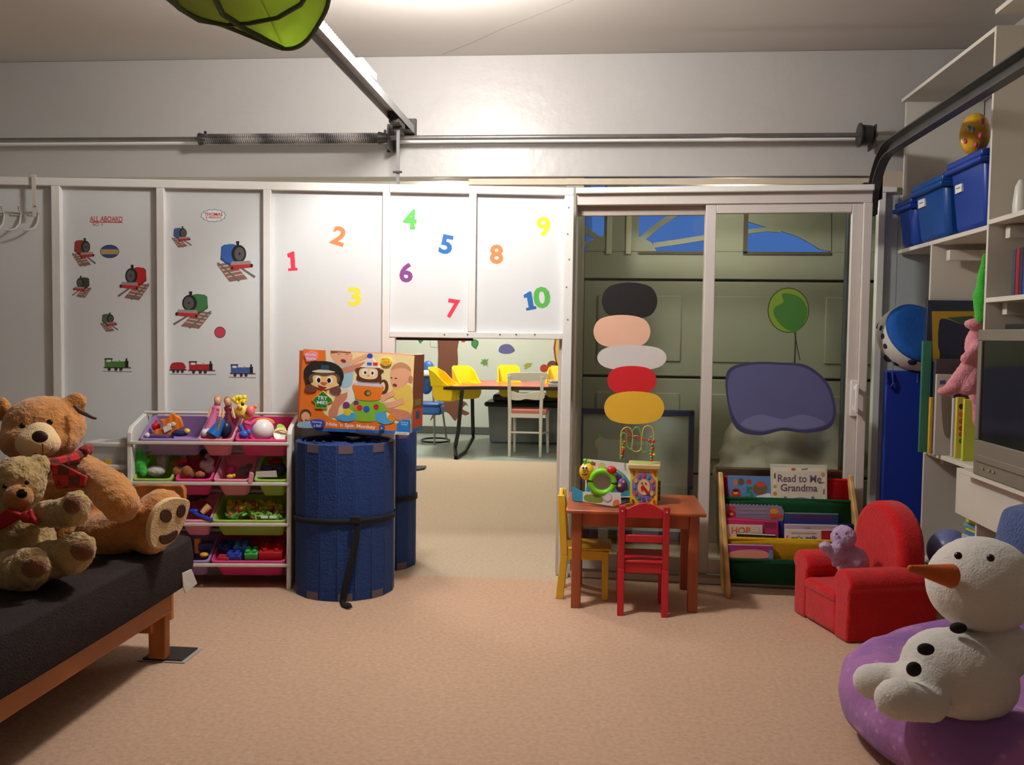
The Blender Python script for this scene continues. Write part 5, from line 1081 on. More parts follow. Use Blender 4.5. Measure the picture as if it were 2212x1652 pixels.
# bead maze cube
bx0 = at(1363, 1088, Z=TZ).x; bx1 = at(1419, 1086, Z=TZ).x
bcx, bcy, bw = (at(1392, 1085, Y=4.6).x), 4.66, .135
cz0 = TZ; cz1 = at(1392, 1003, Y=4.6).z
bm = thing('bead_maze_cube', 'wooden activity cube with clock face and wire bead maze on top', 'activity cube', (bcx, bcy, TZ))
BT = Matrix.Translation((bcx, bcy, 0)) @ Matrix.Rotation(math.radians(-4), 4, 'Z'); hb = bw*.5
PWD = mat('pale_plywood', (206, 178, 126), rough=.55, var=.08)
finish('cube', MB(BT).box2((-hb, -hb, TZ), (hb, hb, cz1-.022)), P_(238, 208, 50), bm, bevel=.003)
finish('top_board', MB(BT).box2((-hb-.012, -hb-.012, cz1-.022), (hb+.012, hb+.012, cz1)), PWD, bm, bevel=.003)
finish('top_print', MB(BT).prism([(x*hb*1.0, y*hb*1.0, cz1+.0005) for x, y in ell(0, 0, 1, .9)], (0, 0, .001)), D_(170, 190, 110), bm)
CF = Pl(BT @ V((0, -hb, TZ)), (BT.to_3x3() @ V((0, -1, 0))))
def cq(x, y, off=.0): return BT @ V((x*hb, -hb-off, TZ+(cz1-.022-TZ)*(y*.5+.5)))
def cpoly(name, m, pts, off, th=.002): finish(name, MB().prism([cq(x, y, off) for x, y in pts], (BT.to_3x3() @ V((0, -1, 0)))*th), m, bm)
cpoly('clock_face', D_(146, 132, 196), ell(0, 0, .92, .92, 22.5, 8), .0005)
cpoly('clock_disc', D_(238, 206, 150), ell(0, 0, .44, .44), .003)
ncol = [(226, 70, 90), (74, 170, 200), (240, 140, 60), (206, 60, 120), (236, 200, 60), (110, 110, 190), (96, 84, 170), (70, 150, 90), (220, 90, 70), (90, 160, 200), (236, 190, 60), (200, 70, 110)]
for k in range(12):
    a = PI/2-k*PI/6; q = .68; c = (q*math.cos(a), q*math.sin(a)); cpoly('number_tile', D_(*ncol[k]), ell(c[0], c[1], .13, .13, 45, 4 if k % 2 else 12), .003, .003)
for sx_, sy_ in ((.84, .84), (.84, -.84), (-.84, .84), (-.84, -.84)): cpoly('red_corner', D_(206, 40, 40), [(sx_, sy_), (sx_-.2*sx_, sy_+.08*sy_), (sx_-.18*sx_, sy_-.14*sy_), (sx_, sy_-.2*sy_)], .003)
for x in (-.14, .14): cpoly('eye_dot', D_(50, 40, 34), ell(x, .22, .05, .05), .0055)
cpoly('clock_hand', D_(196, 36, 40), [(-.22, .02), (-.05, .14), (.4, -.3), (.3, -.42), (-.05, -.08), (-.2, -.18)], .0055, .004)
mb = MB(BT)
for k in range(4): mb.cone((hb+.002, -.03+.0*k, TZ+.03+.025*k), (hb+.014, -.03, TZ+.03+.025*k), .012, .012, 10)
finish('side_gear', mb, P_(96, 70, 40), bm)
def wpt(u, v, y): return at(u, v, Y=y)
YW = mat('yellow_wire', (226, 186, 74), rough=.35); GW = mat('green_wire', (96, 176, 96), rough=.35); RW = mat('red_wire', (190, 62, 48), rough=.35)
ZM = zoomed(1220, 680, 4.8588)
def wire(pts, y0, y1, m):
    q = ZM(smoopen(pts)); n = len(q); finish('wire', MB().tube([at(u, v, Y=y0+(y1-y0)*k/(n-1)) for k, (u, v) in enumerate(q)], .0028, 6), m, bm)
def smoopen(p, n=5): 
    q = [p[0]]+list(p)+[p[-1]]; o = []
    for i in range(1, len(q)-2):
        p0, p1, p2, p3 = q[i-1:i+3]
        for s in range(n):
            t = s/n; o.append(tuple(.5*(2*p1[c]+(p2[c]-p0[c])*t+(2*p0[c]-5*p1[c]+4*p2[c]-p3[c])*t*t+(-p0[c]+3*p1[c]-3*p2[c]+p3[c])*t**3) for c in (0, 1)))
    return o+[p[-1]]
wire([(582, 1515), (585, 1400), (588, 1280), (600, 1215), (630, 1185), (665, 1180), (700, 1210), (715, 1280), (705, 1390), (715, 1425), (750, 1435), (790, 1420), (805, 1380), (810, 1270), (825, 1195), (860, 1165), (905, 1175), (930, 1215), (935, 1300), (930, 1490)], 4.60, 4.62, YW)
wire([(600, 1500), (605, 1400), (600, 1260), (625, 1240), (650, 1270), (655, 1370), (690, 1410), (710, 1350), (715, 1220), (745, 1180), (785, 1195), (800, 1260), (805, 1400), (830, 1445), (865, 1400), (880, 1310), (905, 1280), (925, 1300), (930, 1490)], 4.70, 4.68, GW)
wire([(610, 1500), (625, 1330), (650, 1280), (700, 1270), (760, 1290), (830, 1310), (890, 1320), (915, 1400), (915, 1520)], 4.62, 4.66, RW)
wire([(640, 1200), (660, 1240), (700, 1275), (760, 1268), (830, 1300)], 4.68, 4.66, RW)
bd = [(627, 1335, (230, 90, 50)), (618, 1365, (80, 160, 60)), (615, 1395, (236, 196, 60)), (612, 1425, (224, 80, 40)), (608, 1450, (206, 50, 50)), (606, 1485, (70, 160, 50)), (888, 1320, (206, 60, 50)), (930, 1325, (206, 60, 46)), (918, 1365, (84, 160, 60)), (915, 1405, (216, 90, 50)), (912, 1435, (80, 150, 60)), (908, 1460, (224, 110, 50)), (935, 1468, (236, 196, 60)), (908, 1492, (80, 160, 60)), (912, 1520, (220, 80, 50)), (925, 1395, (206, 60, 50))]
for x, y, c in bd:
    u, v = ZM([(x, y)])[0]; finish('bead', MB().ball(at(u, v, Y=4.62), .0085 if y > 1 else .008, seg=12, ring=8), P_(*c), bm)
# boxed crawling toy on the table
sn = thing('snail_toy_pack', 'yellow and green snail toy in an open display pack on table', 'toy pack', tuple(at(1300, 1090, Z=TZ)))
ZS = zoomed(1180, 960, 4.129)
bk = Pl((0, 4.60, 0), (0.0, -1, .04)); fr_ = Pl(at(1298, 1095, Z=TZ+.001), (-.18, -1, 0))
q = lambda pts, pl, off=0: [pl.p(u, v, off) for u, v in ZS(pts)]
def pk(name, rgb, pts, pl, off, th=.003): finish(name, MB().prism(q(pts, pl, off), pl.n*th), D_(*rgb), sn)
pk('back_card', (236, 234, 228), [(365, 128), (740, 168), (760, 180), (775, 430), (770, 470), (345, 470), (348, 330)], bk, 0)
pk('back_print', (60, 160, 200), smo([(352, 430), (380, 300), (470, 215), (600, 210), (700, 270), (760, 360), (772, 430), (760, 455), (360, 455)], 3), bk, .003, .001)
pk('back_print', (206, 50, 50), [(368, 150), (440, 158), (438, 188), (365, 180)], bk, .003, .001); pk('back_print', (226, 214, 130), ell(492, 190, 32, 34), bk, .004, .001)
pk('tray_front', (228, 226, 220), [(328, 420), (500, 425), (540, 415), (580, 428), (665, 428), (668, 528), (610, 552), (325, 508)], fr_, 0)
pk('tray_side', (64, 150, 186), [(232, 375), (330, 420), (328, 508), (232, 500)], Pl(at(1256, 1085, Z=TZ), (-.8, -1, 0)), 0)
pk('tray_print', (128, 160, 72), smo([(345, 450), (420, 445), (500, 470), (500, 510), (430, 515), (345, 495)], 3), fr_, .003, .001); pk('tray_print', (170, 200, 220), ell(548, 470, 42, 44), fr_, .003, .001); pk('tray_print', (230, 214, 206), ell(552, 472, 30, 32), fr_, .0045, .001); pk('tray_print', (226, 130, 80), smo([(598, 548), (600, 505), (625, 488), (650, 500), (652, 530)], 3), fr_, .003, .001)
finish('tray_floor', MB().prism([at(u, v, Z=TZ+.0015) for u, v in ZS([(232, 500), (328, 510), (612, 550), (770, 500), (700, 480), (350, 470)])], (0, 0, .003)), D_(52, 74, 92), sn)
finish('tray_end', MB().prism(q([(668, 440), (775, 420), (775, 505), (668, 528)], Pl(at(1355, 1080, Z=TZ), (.4, -1, 0)), 0), (0, .003, 0)), D_(60, 72, 84), sn)
so_ = lambda x, y, Y: at(*ZS([(x, y)])[0], Y=Y)
finish('snail_head', MB().ball(so_(362, 240, 4.52), (.037, .035, .043), None, 24, 16), P_(242, 196, 40), sn)
for x in (328, 355): finish('eye', MB().ball(so_(x, 208, 4.483), (.0085, .005, .010)), P_(245, 245, 240), sn); finish('pupil', MB().ball(so_(x+2, 208, 4.477), (.004, .003, .005)), BLK, sn)
finish('smile', MB().tube([so_(x, y, 4.484) for x, y in ((318, 262), (335, 272), (352, 270), (366, 258))], .0022), BLK, sn)
finish('feeler', MB().tube([so_(345, 190, 4.51), so_(345, 150, 4.51)], .006).ball(so_(347, 140, 4.51), (.011, .009, .008)), P_(120, 206, 50), sn); finish('feeler', MB().tube([so_(385, 190, 4.52), so_(398, 165, 4.52)], .006).ball(so_(402, 155, 4.52), (.011, .009, .008)), P_(120, 206, 50), sn)
ringp = [so_(500+105*math.cos(a), 335+98*math.sin(a), 4.5) for a in [k*PI/16 for k in range(32)]]; finish('shell_ring', MB().tube(ringp, .0155, 10, True), P_(128, 212, 44), sn)
finish('mirror', MB().prism([so_(500+90*math.cos(a), 335+84*math.sin(a), 4.508) for a in [k*PI/12 for k in range(24)]], (0, .004, 0)), mat('mirror', (200, 200, 200), rough=.08, metal=1.0, var=.01), sn)
finish('ladybird', MB().ball(so_(580, 228, 4.5), (.027, .022, .02)), P_(206, 30, 40), sn); finish('purple_body', MB().ball(so_(668, 360, 4.52), (.03, .028, .038)).ball(so_(640, 290, 4.52), (.02, .02, .02)).ball(so_(395, 330, 4.54), (.02, .02, .03)), P_(116, 70, 160), sn)
finish('spot', MB().ball(so_(655, 368, 4.494), (.009, .004, .009)).ball(so_(690, 335, 4.496), (.006, .004, .007)), P_(214, 190, 70), sn)
finish('green_arch', MB().tube([so_(x, y, 4.53) for x, y in ((620, 245), (660, 270), (690, 310), (715, 360), (725, 410))], .01), P_(110, 200, 60), sn)
# ================================================================ sling book rack
PINE = mat('pale_pine', (206, 166, 104), rough=.5, var=.1, vs_=3, wave=(3, 3, 'Z'))
br_ = thing('book_rack', 'pine book rack with red, green, blue and yellow fabric slings', 'book rack', (.98, 4.74, 0))
lx, rx = .675, 1.288; ytop, ybot = 4.87, 4.72
ltop = at(1552, 1020, Y=ytop); rtop = at(1832, 1026, Y=ytop)
for tp_, xb in ((ltop, at(1568, 1288, Y=ybot).x), (rtop, 1.355)):
    mb = MB(); mb.prism([(tp_.x, ytop-.015, tp_.z), (tp_.x, ytop+.02, tp_.z), (xb, ybot+.2, 0), (xb, ybot-.02, 0), (xb, ybot-.02, .06)], (.022, 0, 0)); finish('side_panel', mb, PINE, br_, bevel=.005)
def lr(Y, v): 
    z = at(1690, v, Y=Y).z; f = 1-z/ltop.z; return ltop.x+.022+(.683-ltop.x)*f, rtop.x+(1.355-rtop.x)*f, z
def sling(name, rgb, Y0, v0, Y1, v1, sag=.004, rod=True):
    a0, b0, z0 = lr(Y0, v0); a1, b1, z1 = lr(Y1, v1); P = []
    for k in range(9):
        t = k/8; y = Y0+(Y1-Y0)*t-sag*math.sin(PI*t); z = z0+(z1-z0)*t
        P.append([V((a0+(a1-a0)*t+(b0+(b1-b0)*t-a0-(a1-a0)*t)*j/6, y-.006*math.sin(PI*j/6), z)) for j in range(7)])
    m = mat('sling_%d_%d_%d' % rgb, rgb, rough=.9, var=.1, bump=.3, bs=120, spec=.1); o = finish(name, MB().grid(P), m, br_); s = o.modifiers.new('thickness', 'SOLIDIFY'); s.thickness = .004
    if rod: finish('sling_rod', MB().cone((a0-.01, Y0, z0), (b0+.01, Y0, z0), .009), m, br_)
sling('sling', (176, 24, 34), 4.895, 1034, 4.885, 1110)
sling('sling', (26, 74, 44), 4.858, 1079, 4.875, 1165)
sling('sling', (30, 36, 100), 4.825, 1130, 4.845, 1205)
sling('sling', (196, 156, 30), 4.79, 1166, 4.815, 1235)
sling('sling', (24, 62, 40), 4.755, 1212, 4.79, 1262)
ZK = zoomed(1520, 960, 4.589)
def book(Y, pts, rgb, label, prints=(), th=.012, tilt=.04):
    b = thing('picture_book', label, 'book', tuple(at(*ZK([pts[-1]])[0], Y=Y)), 'picture books in the sling rack')
    pl = Pl((1, Y, .35 if Y < 4.85 else .55), (0, -1, tilt)); mb = MB(); mb.prism([pl.p(u, v) for u, v in ZK(pts)], -pl.n*th); finish('cover', mb, D_(*rgb), b, bevel=.001)
    if prints:
        p = Print(pl, .0004)
        for l in prints:
            if l[0] == 'text':
                (a, b_), (c, d) = ZK([l[3:5], l[5:7]]); p.text(l[1], l[2], a, b_, c, d, l[7] if len(l) > 7 else 1, l[8] if len(l) > 8 else .01)
            else: p.poly(l[0], ZK(l[1]))
        p.done('cover_print', b)
book(4.868, [(240, 308), (660, 318), (662, 590), (240, 590)], (92, 134, 190), 'blue picture book with animals and a green number five', [((196, 60, 50), ell(450, 370, 28, 24)), ((186, 120, 80), ell(315, 372, 22, 34)), ((110, 84, 60), ell(370, 370, 30, 36)), ((112, 92, 66), ell(560, 440, 72, 60)), ((190, 80, 60), ell(565, 395, 46, 30)), ((186, 56, 36), ell(320, 480, 48, 52)), ((230, 190, 90), ell(318, 470, 24, 22)), ((40, 30, 30), ell(318, 458, 30, 12)), ('text', (50, 140, 90), '5', 415, 415, 485, 530, 0, .02), ((228, 234, 240), smo([(520, 515), (590, 495), (655, 485), (658, 535), (560, 540)]))])
book(4.862, [(665, 195), (1225, 205), (1225, 600), (668, 600)], (206, 210, 192), 'white book titled Read to Me Grandma, tallest in the rack', [((150, 156, 136), [(700, 232), (1195, 240), (1195, 243), (700, 235)]), ((226, 228, 210), [(690, 226), (1205, 232), (1205, 590), (690, 590)]), ((214, 216, 196), [(715, 262), (1180, 268), (1180, 590), (715, 590)]), ('text', (112, 84, 116), 'Read to Me', 735, 300, 1165, 375, 1, .02), ('text', (112, 84, 116), 'Grandma', 762, 392, 1128, 465, 1, .02), ((210, 90, 50), ell(890, 244, 24, 12)), ((120, 84, 100), strip([(970, 246), (1030, 240)], 9)), ((110, 70, 90), ell(705, 310, 8, 32)), ((214, 170, 80), ell(705, 412, 16, 16)), ((216, 140, 90), ell(705, 485, 20, 20)), ((220, 150, 90), ell(1180, 295, 18, 22)), ((104, 100, 140), strip([(1192, 440), (1188, 490)], 10)), ((80, 70, 80), strip([(1140, 382), (1195, 375)], 6)), ((140, 110, 156), smo([(860, 545), (960, 522), (1060, 545), (1060, 590), (860, 590)])), ((130, 110, 150), ell(808, 528, 16, 16)), ((130, 110, 150), ell(1082, 528, 16, 16))])
wav = [(195, 590)]+[(195+k*19, 590+(8 if k % 2 else -6)+k*.5) for k in range(1, 30)]+[(770, 610), (800, 660), (790, 760), (195, 760)]
book(4.838, wav, (132, 124, 150), 'grey lilac shaped book with wavy top edge', [((196, 60, 60), smo([(220, 612), (310, 612), (310, 640), (225, 640)])), ((176, 40, 44), ell(270, 690, 52, 44)), ((220, 190, 180), ell(272, 690, 20, 14)), ((216, 140, 50), ell(700, 660, 42, 28)), ((190, 76, 50), smo([(660, 690), (760, 690), (790, 720), (680, 740)])), ((150, 128, 150), strip([(350, 640), (640, 642)], 22)), ((146, 132, 160), strip([(360, 680), (620, 682)], 14))])
book(4.836, [(800, 672), (1335, 684), (1335, 800), (800, 800)], (44, 64, 112), 'dark navy book with pale green top edge', [((150, 170, 90), [(803, 674), (1333, 686), (1333, 694), (803, 683)]), ((84, 44, 100), strip([(870, 720), (1280, 728)], 34))])
book(4.806, [(205, 726), (360, 724), (740, 756), (742, 960), (205, 960)], (176, 46, 96), 'magenta book behind the white one in the middle sling', [((206, 70, 120), [(215, 735), (360, 733), (735, 763), (735, 772), (215, 744)]), ((128, 44, 80), strip([(600, 800), (720, 800)], 60))])
book(4.798, [(230, 792), (584, 800), (586, 960), (230, 960)], (206, 190, 172), 'cream book with orange word HOP on the cover', [('text', (206, 108, 56), 'HOP', 275, 818, 465, 885, 1, .03), ((206, 196, 184), ell(545, 835, 24, 30)), ((140, 110, 100), strip([(545, 815), (548, 860)], 3))])
book(4.792, [(328, 870), (712, 892), (714, 970), (328, 970)], (46, 34, 34), 'low dark book with white top edge before the cream one', [((226, 220, 214), [(330, 872), (711, 893), (711, 903), (330, 884)]), ((150, 110, 60), ell(435, 925, 16, 10)), ((150, 60, 60), ell(590, 925, 18, 10))])
book(4.804, [(802, 788), (1330, 798), (1330, 960), (802, 960)], (176, 162, 176), 'pale lilac book standing behind the talking book', [((150, 130, 150), strip([(1000, 828), (1060, 829)], 16)), ((216, 208, 216), [(804, 790), (1328, 800), (1328, 808), (804, 799)])])
book(4.797, [(810, 840), (1160, 850), (1300, 850), (1300, 960), (810, 960)], (216, 204, 196), "white book titled Let's talk in coloured letters", [('text', (216, 60, 50), 'L', 822, 900, 858, 945, 1, .03), ('text', (60, 140, 80), "et's", 866, 902, 985, 945, 1, .02), ('text', (70, 90, 170), 'talk', 1010, 905, 1130, 948, 1, .03), ((170, 40, 44), [(1165, 852), (1298, 852), (1298, 955), (1165, 955)]), ((186, 170, 170), strip([(870, 872), (1110, 876)], 12))])
book(4.766, [(232, 985), (690, 998), (692, 1170), (232, 1170)], (146, 52, 120), 'purple book with pale pink hill on the cover, lowest sling', [((226, 200, 216), [(235, 986), (688, 999), (688, 1006), (235, 994)]), ((206, 140, 120), smo([(235, 1120), (240, 1080), (340, 1048), (520, 1042), (630, 1068), (640, 1120), (440, 1130)])), ((90, 130, 160), [(645, 1040), (688, 1050), (688, 1165), (645, 1165)])])

# ================================================================ red armchair with lilac plush
RED_ = mat('red_plush', (200, 16, 24), rough=.92, var=.12, vs_=18, bump=.5, bs=120, sheen=.2, spec=.06)
c0 = V((1.105, 4.06, 0)); cl_ = V((.966, 4.53, 0)); cr_ = V((1.505, 4.245, 0))
ey = (cl_-c0).normalized(); exv = V((ey.y, -ey.x, 0)); Wd, Dp = .49, .44
AM = Matrix(((exv.x, ey.x, 0, c0.x), (exv.y, ey.y, 0, c0.y), (0, 0, 1, 0), (0, 0, 0, 1)))     # x: front->back, y: near arm->far arm
ac = thing('toddler_armchair', 'small red plush armchair with tall rounded plain back', 'armchair', tuple(AM @ V((Dp/2, Wd/2, 0))))
def rbox(name, lo_, hi_, bev, R=None):
    mb = MB(AM); mb.box2(lo_, hi_); o = finish(name, mb, RED_, ac); b = o.modifiers.new('bevel', 'BEVEL'); b.width = bev; b.segments = 5
    for f in o.data.polygons: f.use_smooth = True
    return o
ah = .315
rbox('seat_base', (.0, .1, 0), (Dp-.02, Wd-.1, .175), .03)
rbox('seat_cushion', (-.006, .1, .14), (Dp-.08, Wd-.1, .2), .028)
for y_ in (0, Wd-.125):
    mb = MB(AM); n = 14; arc = []
    w_ = .125
    pr_ = [(y_+.012, 0), (y_+.006, ah-.09)]+[(y_+w_/2-(w_/2+.012)*math.cos(PI*k/n), ah-.07+.07*math.sin(PI*k/n)) for k in range(n+1)]+[(y_+w_-.006, ah-.09), (y_+w_-.008, 0)]
    mb.prism([(0, yy, zz) for yy, zz in pr_], (Dp, 0, 0)); o = finish('armrest', mb, RED_, ac); b = o.modifiers.new('bevel', 'BEVEL'); b.width = .02; b.segments = 4
mb = MB(AM); n = 24; bw_ = Wd-.09; hb_ = .575
pr_ = [(.045, .0), (.045, .33)]+[(.045+bw_/2-bw_/2*math.cos(PI*k/n), .33+(hb_-.33)*math.sin(PI*k/n)**.8) for k in range(1, n)]+[(.045+bw_, .33), (.045+bw_, 0)]
mb.prism([(Dp-.165, yy, zz) for yy, zz in pr_], (.13, 0, 0)); o = finish('backrest', mb, RED_, ac); b = o.modifiers.new('bevel', 'BEVEL'); b.width = .035; b.segments = 5
LIL = K_(186, 158, 196)
Yp = 4.3
mb = MB(); mb.ball(*E_(1822, 1160, Yp, 26, 24, 26)).ball(*E_(1800, 1190, Yp-.04, 20, 18, 15)).ball(*E_(1782, 1180, Yp-.06, 13, 12, 11)).ball(*E_(1842, 1216, Yp+.03, 34, 30, 36)).ball(*E_(1838, 1165, Yp+.02, 12, 8, 18))
mb.cap(at(1825, 1200, Y=Yp), at(1806, 1212, Y=Yp-.05), .03, .024); mb.cap(at(1830, 1235, Y=Yp), at(1818, 1252, Y=Yp-.03), .036, .03); mb.cap(at(1858, 1236, Y=Yp+.05), at(1862, 1250, Y=Yp+.02), .036, .03)
lp_ = thing('lilac_plush_toy', 'pale lilac plush animal leaning in the red armchair', 'plush toy', tuple(at(1835, 1250, Y=Yp)))
plush('body', mb, LIL, lp_, None, .007, .01, .018); finish('eye', MB().ball(*E_(1807, 1153, Yp-.045, 2.6)).ball(*E_(1828, 1152, Yp-.055, 2.6)), P_(110, 84, 110), lp_)
finish('muzzle_tip', MB().ball(*E_(1778, 1180, Yp-.085, 7, 5, 5)), K_(196, 170, 200), lp_)

# ================================================================ purple beanbag with white plush snowman
PUR_ = mat('purple_print_cotton', (150, 84, 168), rough=.85, var=.1, bump=.4, bs=30, sheen=.15, spec=.08)
def beanprint():
    nt = PUR_.node_tree; N, L = nt.nodes, nt.links; tc = N.new('ShaderNodeTexCoord'); vo = N.new('ShaderNodeTexVoronoi'); vo.inputs['Scale'].default_value = 26; ns = N.new('ShaderNodeTexNoise'); ns.inputs['Scale'].default_value = 4
    L.new(tc.outputs['Object'], vo.inputs['Vector']); L.new(tc.outputs['Object'], ns.inputs['Vector']); r = N.new('ShaderNodeValToRGB'); r.color_ramp.elements[0].position = .12; r.color_ramp.elements[0].color = C(190, 142, 192); r.color_ramp.elements[1].position = .3; r.color_ramp.elements[1].color = C(164, 108, 168)
    L.new(vo.outputs['Distance'], r.inputs[0]); mx = N.new('ShaderNodeMix'); mx.data_type = 'RGBA'; rr2 = N.new('ShaderNodeValToRGB'); rr2.color_ramp.elements[0].position = .5; rr2.color_ramp.elements[1].position = .62
    L.new(ns.outputs['Fac'], rr2.inputs[0]); L.new(rr2.outputs[0], mx.inputs[0]); L.new(r.outputs[0], mx.inputs[6]); mx.inputs[7].default_value = C(140, 94, 160); L.new(mx.outputs[2], N['Principled BSDF'].inputs['Base Color'])
beanprint()
bbag = thing('beanbag', 'purple patterned beanbag at lower right with gathered folds', 'beanbag', (1.38, 3.0, 0))
P = []; bc = V((1.36, 3.02, 0)); n = 96
prof_ = [(.0006, .002), (.02, .002), (.3, .004), (.46, .02), (.535, .07), (.55, .14), (.53, .21), (.485, .255), (.42, .275), (.34, .262), (.22, .225), (.02, .207), (.0006, .207)]
pr2 = []
for a, b in zip(prof_, prof_[1:]):
    for k in range(4): pr2.append((a[0]+(b[0]-a[0])*k/4, a[1]+(b[1]-a[1])*k/4))
for i, (r, z) in enumerate(pr2+[prof_[-1]]):
    row = []
    for j in range(n+1):
        a = 2*PI*(j % n)/n; fold = 1+.018*math.sin(a*17+math.sin(a*5)*2)*min(1, r/.4)*(1 if z > .15 else .3)+.03*math.sin(a*3+1)
        back = .2*max(0, math.cos(a-.75))**2*max(0, (r-.2)/.3) if z > .1 else 0
        row.append(bc+V((r*fold*math.cos(a), r*fold*math.sin(a), z+back*min(1, (z-.1)/.2)*.9)))
    P.append(row)
o = finish('bag', MB().grid(P), PUR_, bbag, sharp=180); s = o.modifiers.new('smooth', 'SMOOTH'); s.iterations = 3
WHT = mat('white_plush', (214, 208, 200), rough=.95, var=.06, vs_=10, bump=.4, bs=150, sheen=.3, spec=.05)
sm_ = thing('plush_snowman', 'plain white plush snowman with black buttons lying on the beanbag', 'plush toy', tuple(at(2080, 1500, Y=2.9)))
Yw = 2.72
mb = MB(); RT = Euler((0, math.radians(-24), 0)).to_matrix().to_4x4()
mb.ball(*E_(2072, 1455, Yw, 122, 100, 92, Euler((0, math.radians(18), 0)).to_matrix().to_4x4())); mb.ball(*E_(2140, 1400, Yw+.06, 80, 78, 70)); mb.ball(*E_(2000, 1480, Yw-.05, 66, 60, 56))
mb.cap(at(1985, 1470, Y=Yw-.02), at(1905, 1468, Y=Yw+.02), .045, .05, 18); mb.ball(*E_(1888, 1472, Yw+.02, 44, 42, 38)); mb.cap(at(2010, 1520, Y=Yw-.12), at(1950, 1512, Y=Yw-.16), .05, .055, 18); mb.ball(*E_(1938, 1510, Yw-.17, 48, 44, 44))
plush('body', mb, WHT, sm_, None, .009, .004, .02, 6)
plush('head', MB().ball(*E_(2120, 1262, Yw+.06, 110, 108, 100)), WHT, sm_, None, .010, .004, .02, 4)
def facing(u, v, Y, r): return MB().ball(*E_(u, v, Y, r[0], r[1], r[2]))
finish('button', facing(2000, 1402, Yw-.115, (18, 9, 13)), DBR if False else mat('black_felt', (34, 30, 30), rough=.95), sm_); finish('button', facing(1974, 1445, Yw-.135, (16, 9, 16)), mat('black_felt', (34, 30, 30)), sm_); finish('button', facing(2070, 1356, Yw-.045, (18, 9, 12)), mat('black_felt', (34, 30, 30)), sm_)
finish('nose', MB().cone(at(2055, 1244, Y=Yw-.05), at(1968, 1228, Y=Yw-.10), .034, .010, 20).ball(at(1968, 1228, Y=Yw-.10), .0105), mat('orange_felt_nose', (196, 92, 38), rough=.9, var=.1, bump=.3, bs=160), sm_)
for u, v, y in ((2070, 1200, Yw-.055), (2140, 1205, Yw-.072)): finish('eye', MB().ball(*E_(u, v, y, 8)), BLK, sm_)
t = thing('blue_cushion', 'blue grey cushion at the right edge behind the snowman', 'cushion', tuple(at(2230, 1270, Y=3.0)))
o = finish('pad', pillow(MB(), at(2245, 1200, Y=3.03), (.2, .2, .3), Euler((0, .12, .5)).to_matrix().to_4x4(), .5), K_(74, 92, 140), t); soft(o, 1)

# ================================================================ white shelving on the right wall
SHM = mat('white_melamine', (206, 200, 188), rough=.5, var=.03, vs_=3)
SX = 1.62; SB = 2.045
sh_ = thing('shelving_unit', 'tall white built in shelving along the right wall', 'shelving', (1.83, 3.7, 0))
zTop, zBin, zMid, zLow = 2.622, 1.805, 1.5, .78
yE = 5.243; yU = 4.08; yN = 2.2
def brd(name, lo_, hi_): return finish(name, MB().box2(lo_, hi_), SHM, sh_, bevel=.0015)
brd('upright', (SX, yU-.018, 0), (SB, yU, zTop)); brd('upright', (SX, yN-.018, 0), (SB, yN, zTop)); brd('upright', (SX, 4.72, 0), (SB, 4.738, zBin-.02)); brd('upright', (SX+.02, yE, zBin), (SB, yE+.018, zTop))
brd('top_shelf', (SX, yU, zTop-.018), (SB, yE+.018, zTop)); brd('top_shelf', (SX, yN, zTop+.05), (SB, yU, zTop+.07))
brd('shelf', (SX, yU, zBin-.02), (SB, yE, zBin)); brd('shelf', (SX, yN, zBin), (SB, yU-.018, zBin+.02)); brd('shelf', (SX, yN, zMid-.02), (SB, yU-.018, zMid))
brd('shelf', (SX, yU, zLow-.02), (SB, 4.72, zLow)); brd('shelf', (SX-.08, yN, zLow-.02), (SB, yU-.018, zLow)); bz_ = at(2052, 1190, Y=4.38).z-.1; brd('shelf', (SX, 4.275, bz_-.018), (SB, 4.72, bz_)); kz_ = at(2088, 1160, Y=4.15).z-.008; brd('shelf', (SX+.02, yU, kz_-.018), (SB, 4.273, kz_)); pass
brd('back_board', (SB-.006, yN, 0), (SB, 4.72, zTop))
brd('front_panel', (SX-.03, yN, at(2065, 1108, X=SX-.03).z), (SX-.012, at(2065, 1050, X=SX-.03).y, zLow-.02))
for y, z in ((yU-.05, zBin-.06), (yU-.05, zMid-.07), (4.66, zLow-.06), (4.68, zBin-.1)): finish('shelf_batten', MB().box2((SX+.06, y-.03, z), (SX+.34, y+.012, z+.05)), P_(214, 208, 198), sh_, bevel=.002)
# blue storage tubs
BT_ = mat('blue_tub_plastic', (26, 62, 156), rough=.35, var=.12, vs_=5, trans=.12)
def tub(y0, y1, x0, z1, label, m):
    t = thing('storage_tub', label, 'storage tub', (x0+.19, (y0+y1)/2, zBin), 'blue tubs on the high shelf')
    x1 = SB-.03; mb = MB(); k = .03
    lowr = [(x0+k, y0+k, zBin+.001), (x1-k, y0+k, zBin+.001), (x1-k, y1-k, zBin+.001), (x0+k, y1-k, zBin+.001)]; upr = [(x0, y0+.008, z1), (x1, y0+.008, z1), (x1, y1-.008, z1), (x0, y1-.008, z1)]
    L0 = [mb.b.verts.new(p) for p in lowr]; L1 = [mb.b.verts.new(p) for p in upr]; mb.b.faces.new(L0[::-1]); mb.b.faces.new(L1)
    for i in range(4): mb.b.faces.new((L0[i], L0[(i+1) % 4], L1[(i+1) % 4], L1[i]))
    mb._fin(L0+L1)
    finish('tub', mb, m, t, bevel=.025)
    finish('rim', MB().box2((x0-.022, y0-.004, z1-.045), (x1, y1+.004, z1-.02)).box2((x0-.012, y0+.002, z1-.02), (x1, y1-.002, z1+.012)), m, t, bevel=.008)
    return t
tb1 = tub(4.975, 5.245, SX-.012, 2.045, 'blue storage tub at the far end of the high shelf', BT_)
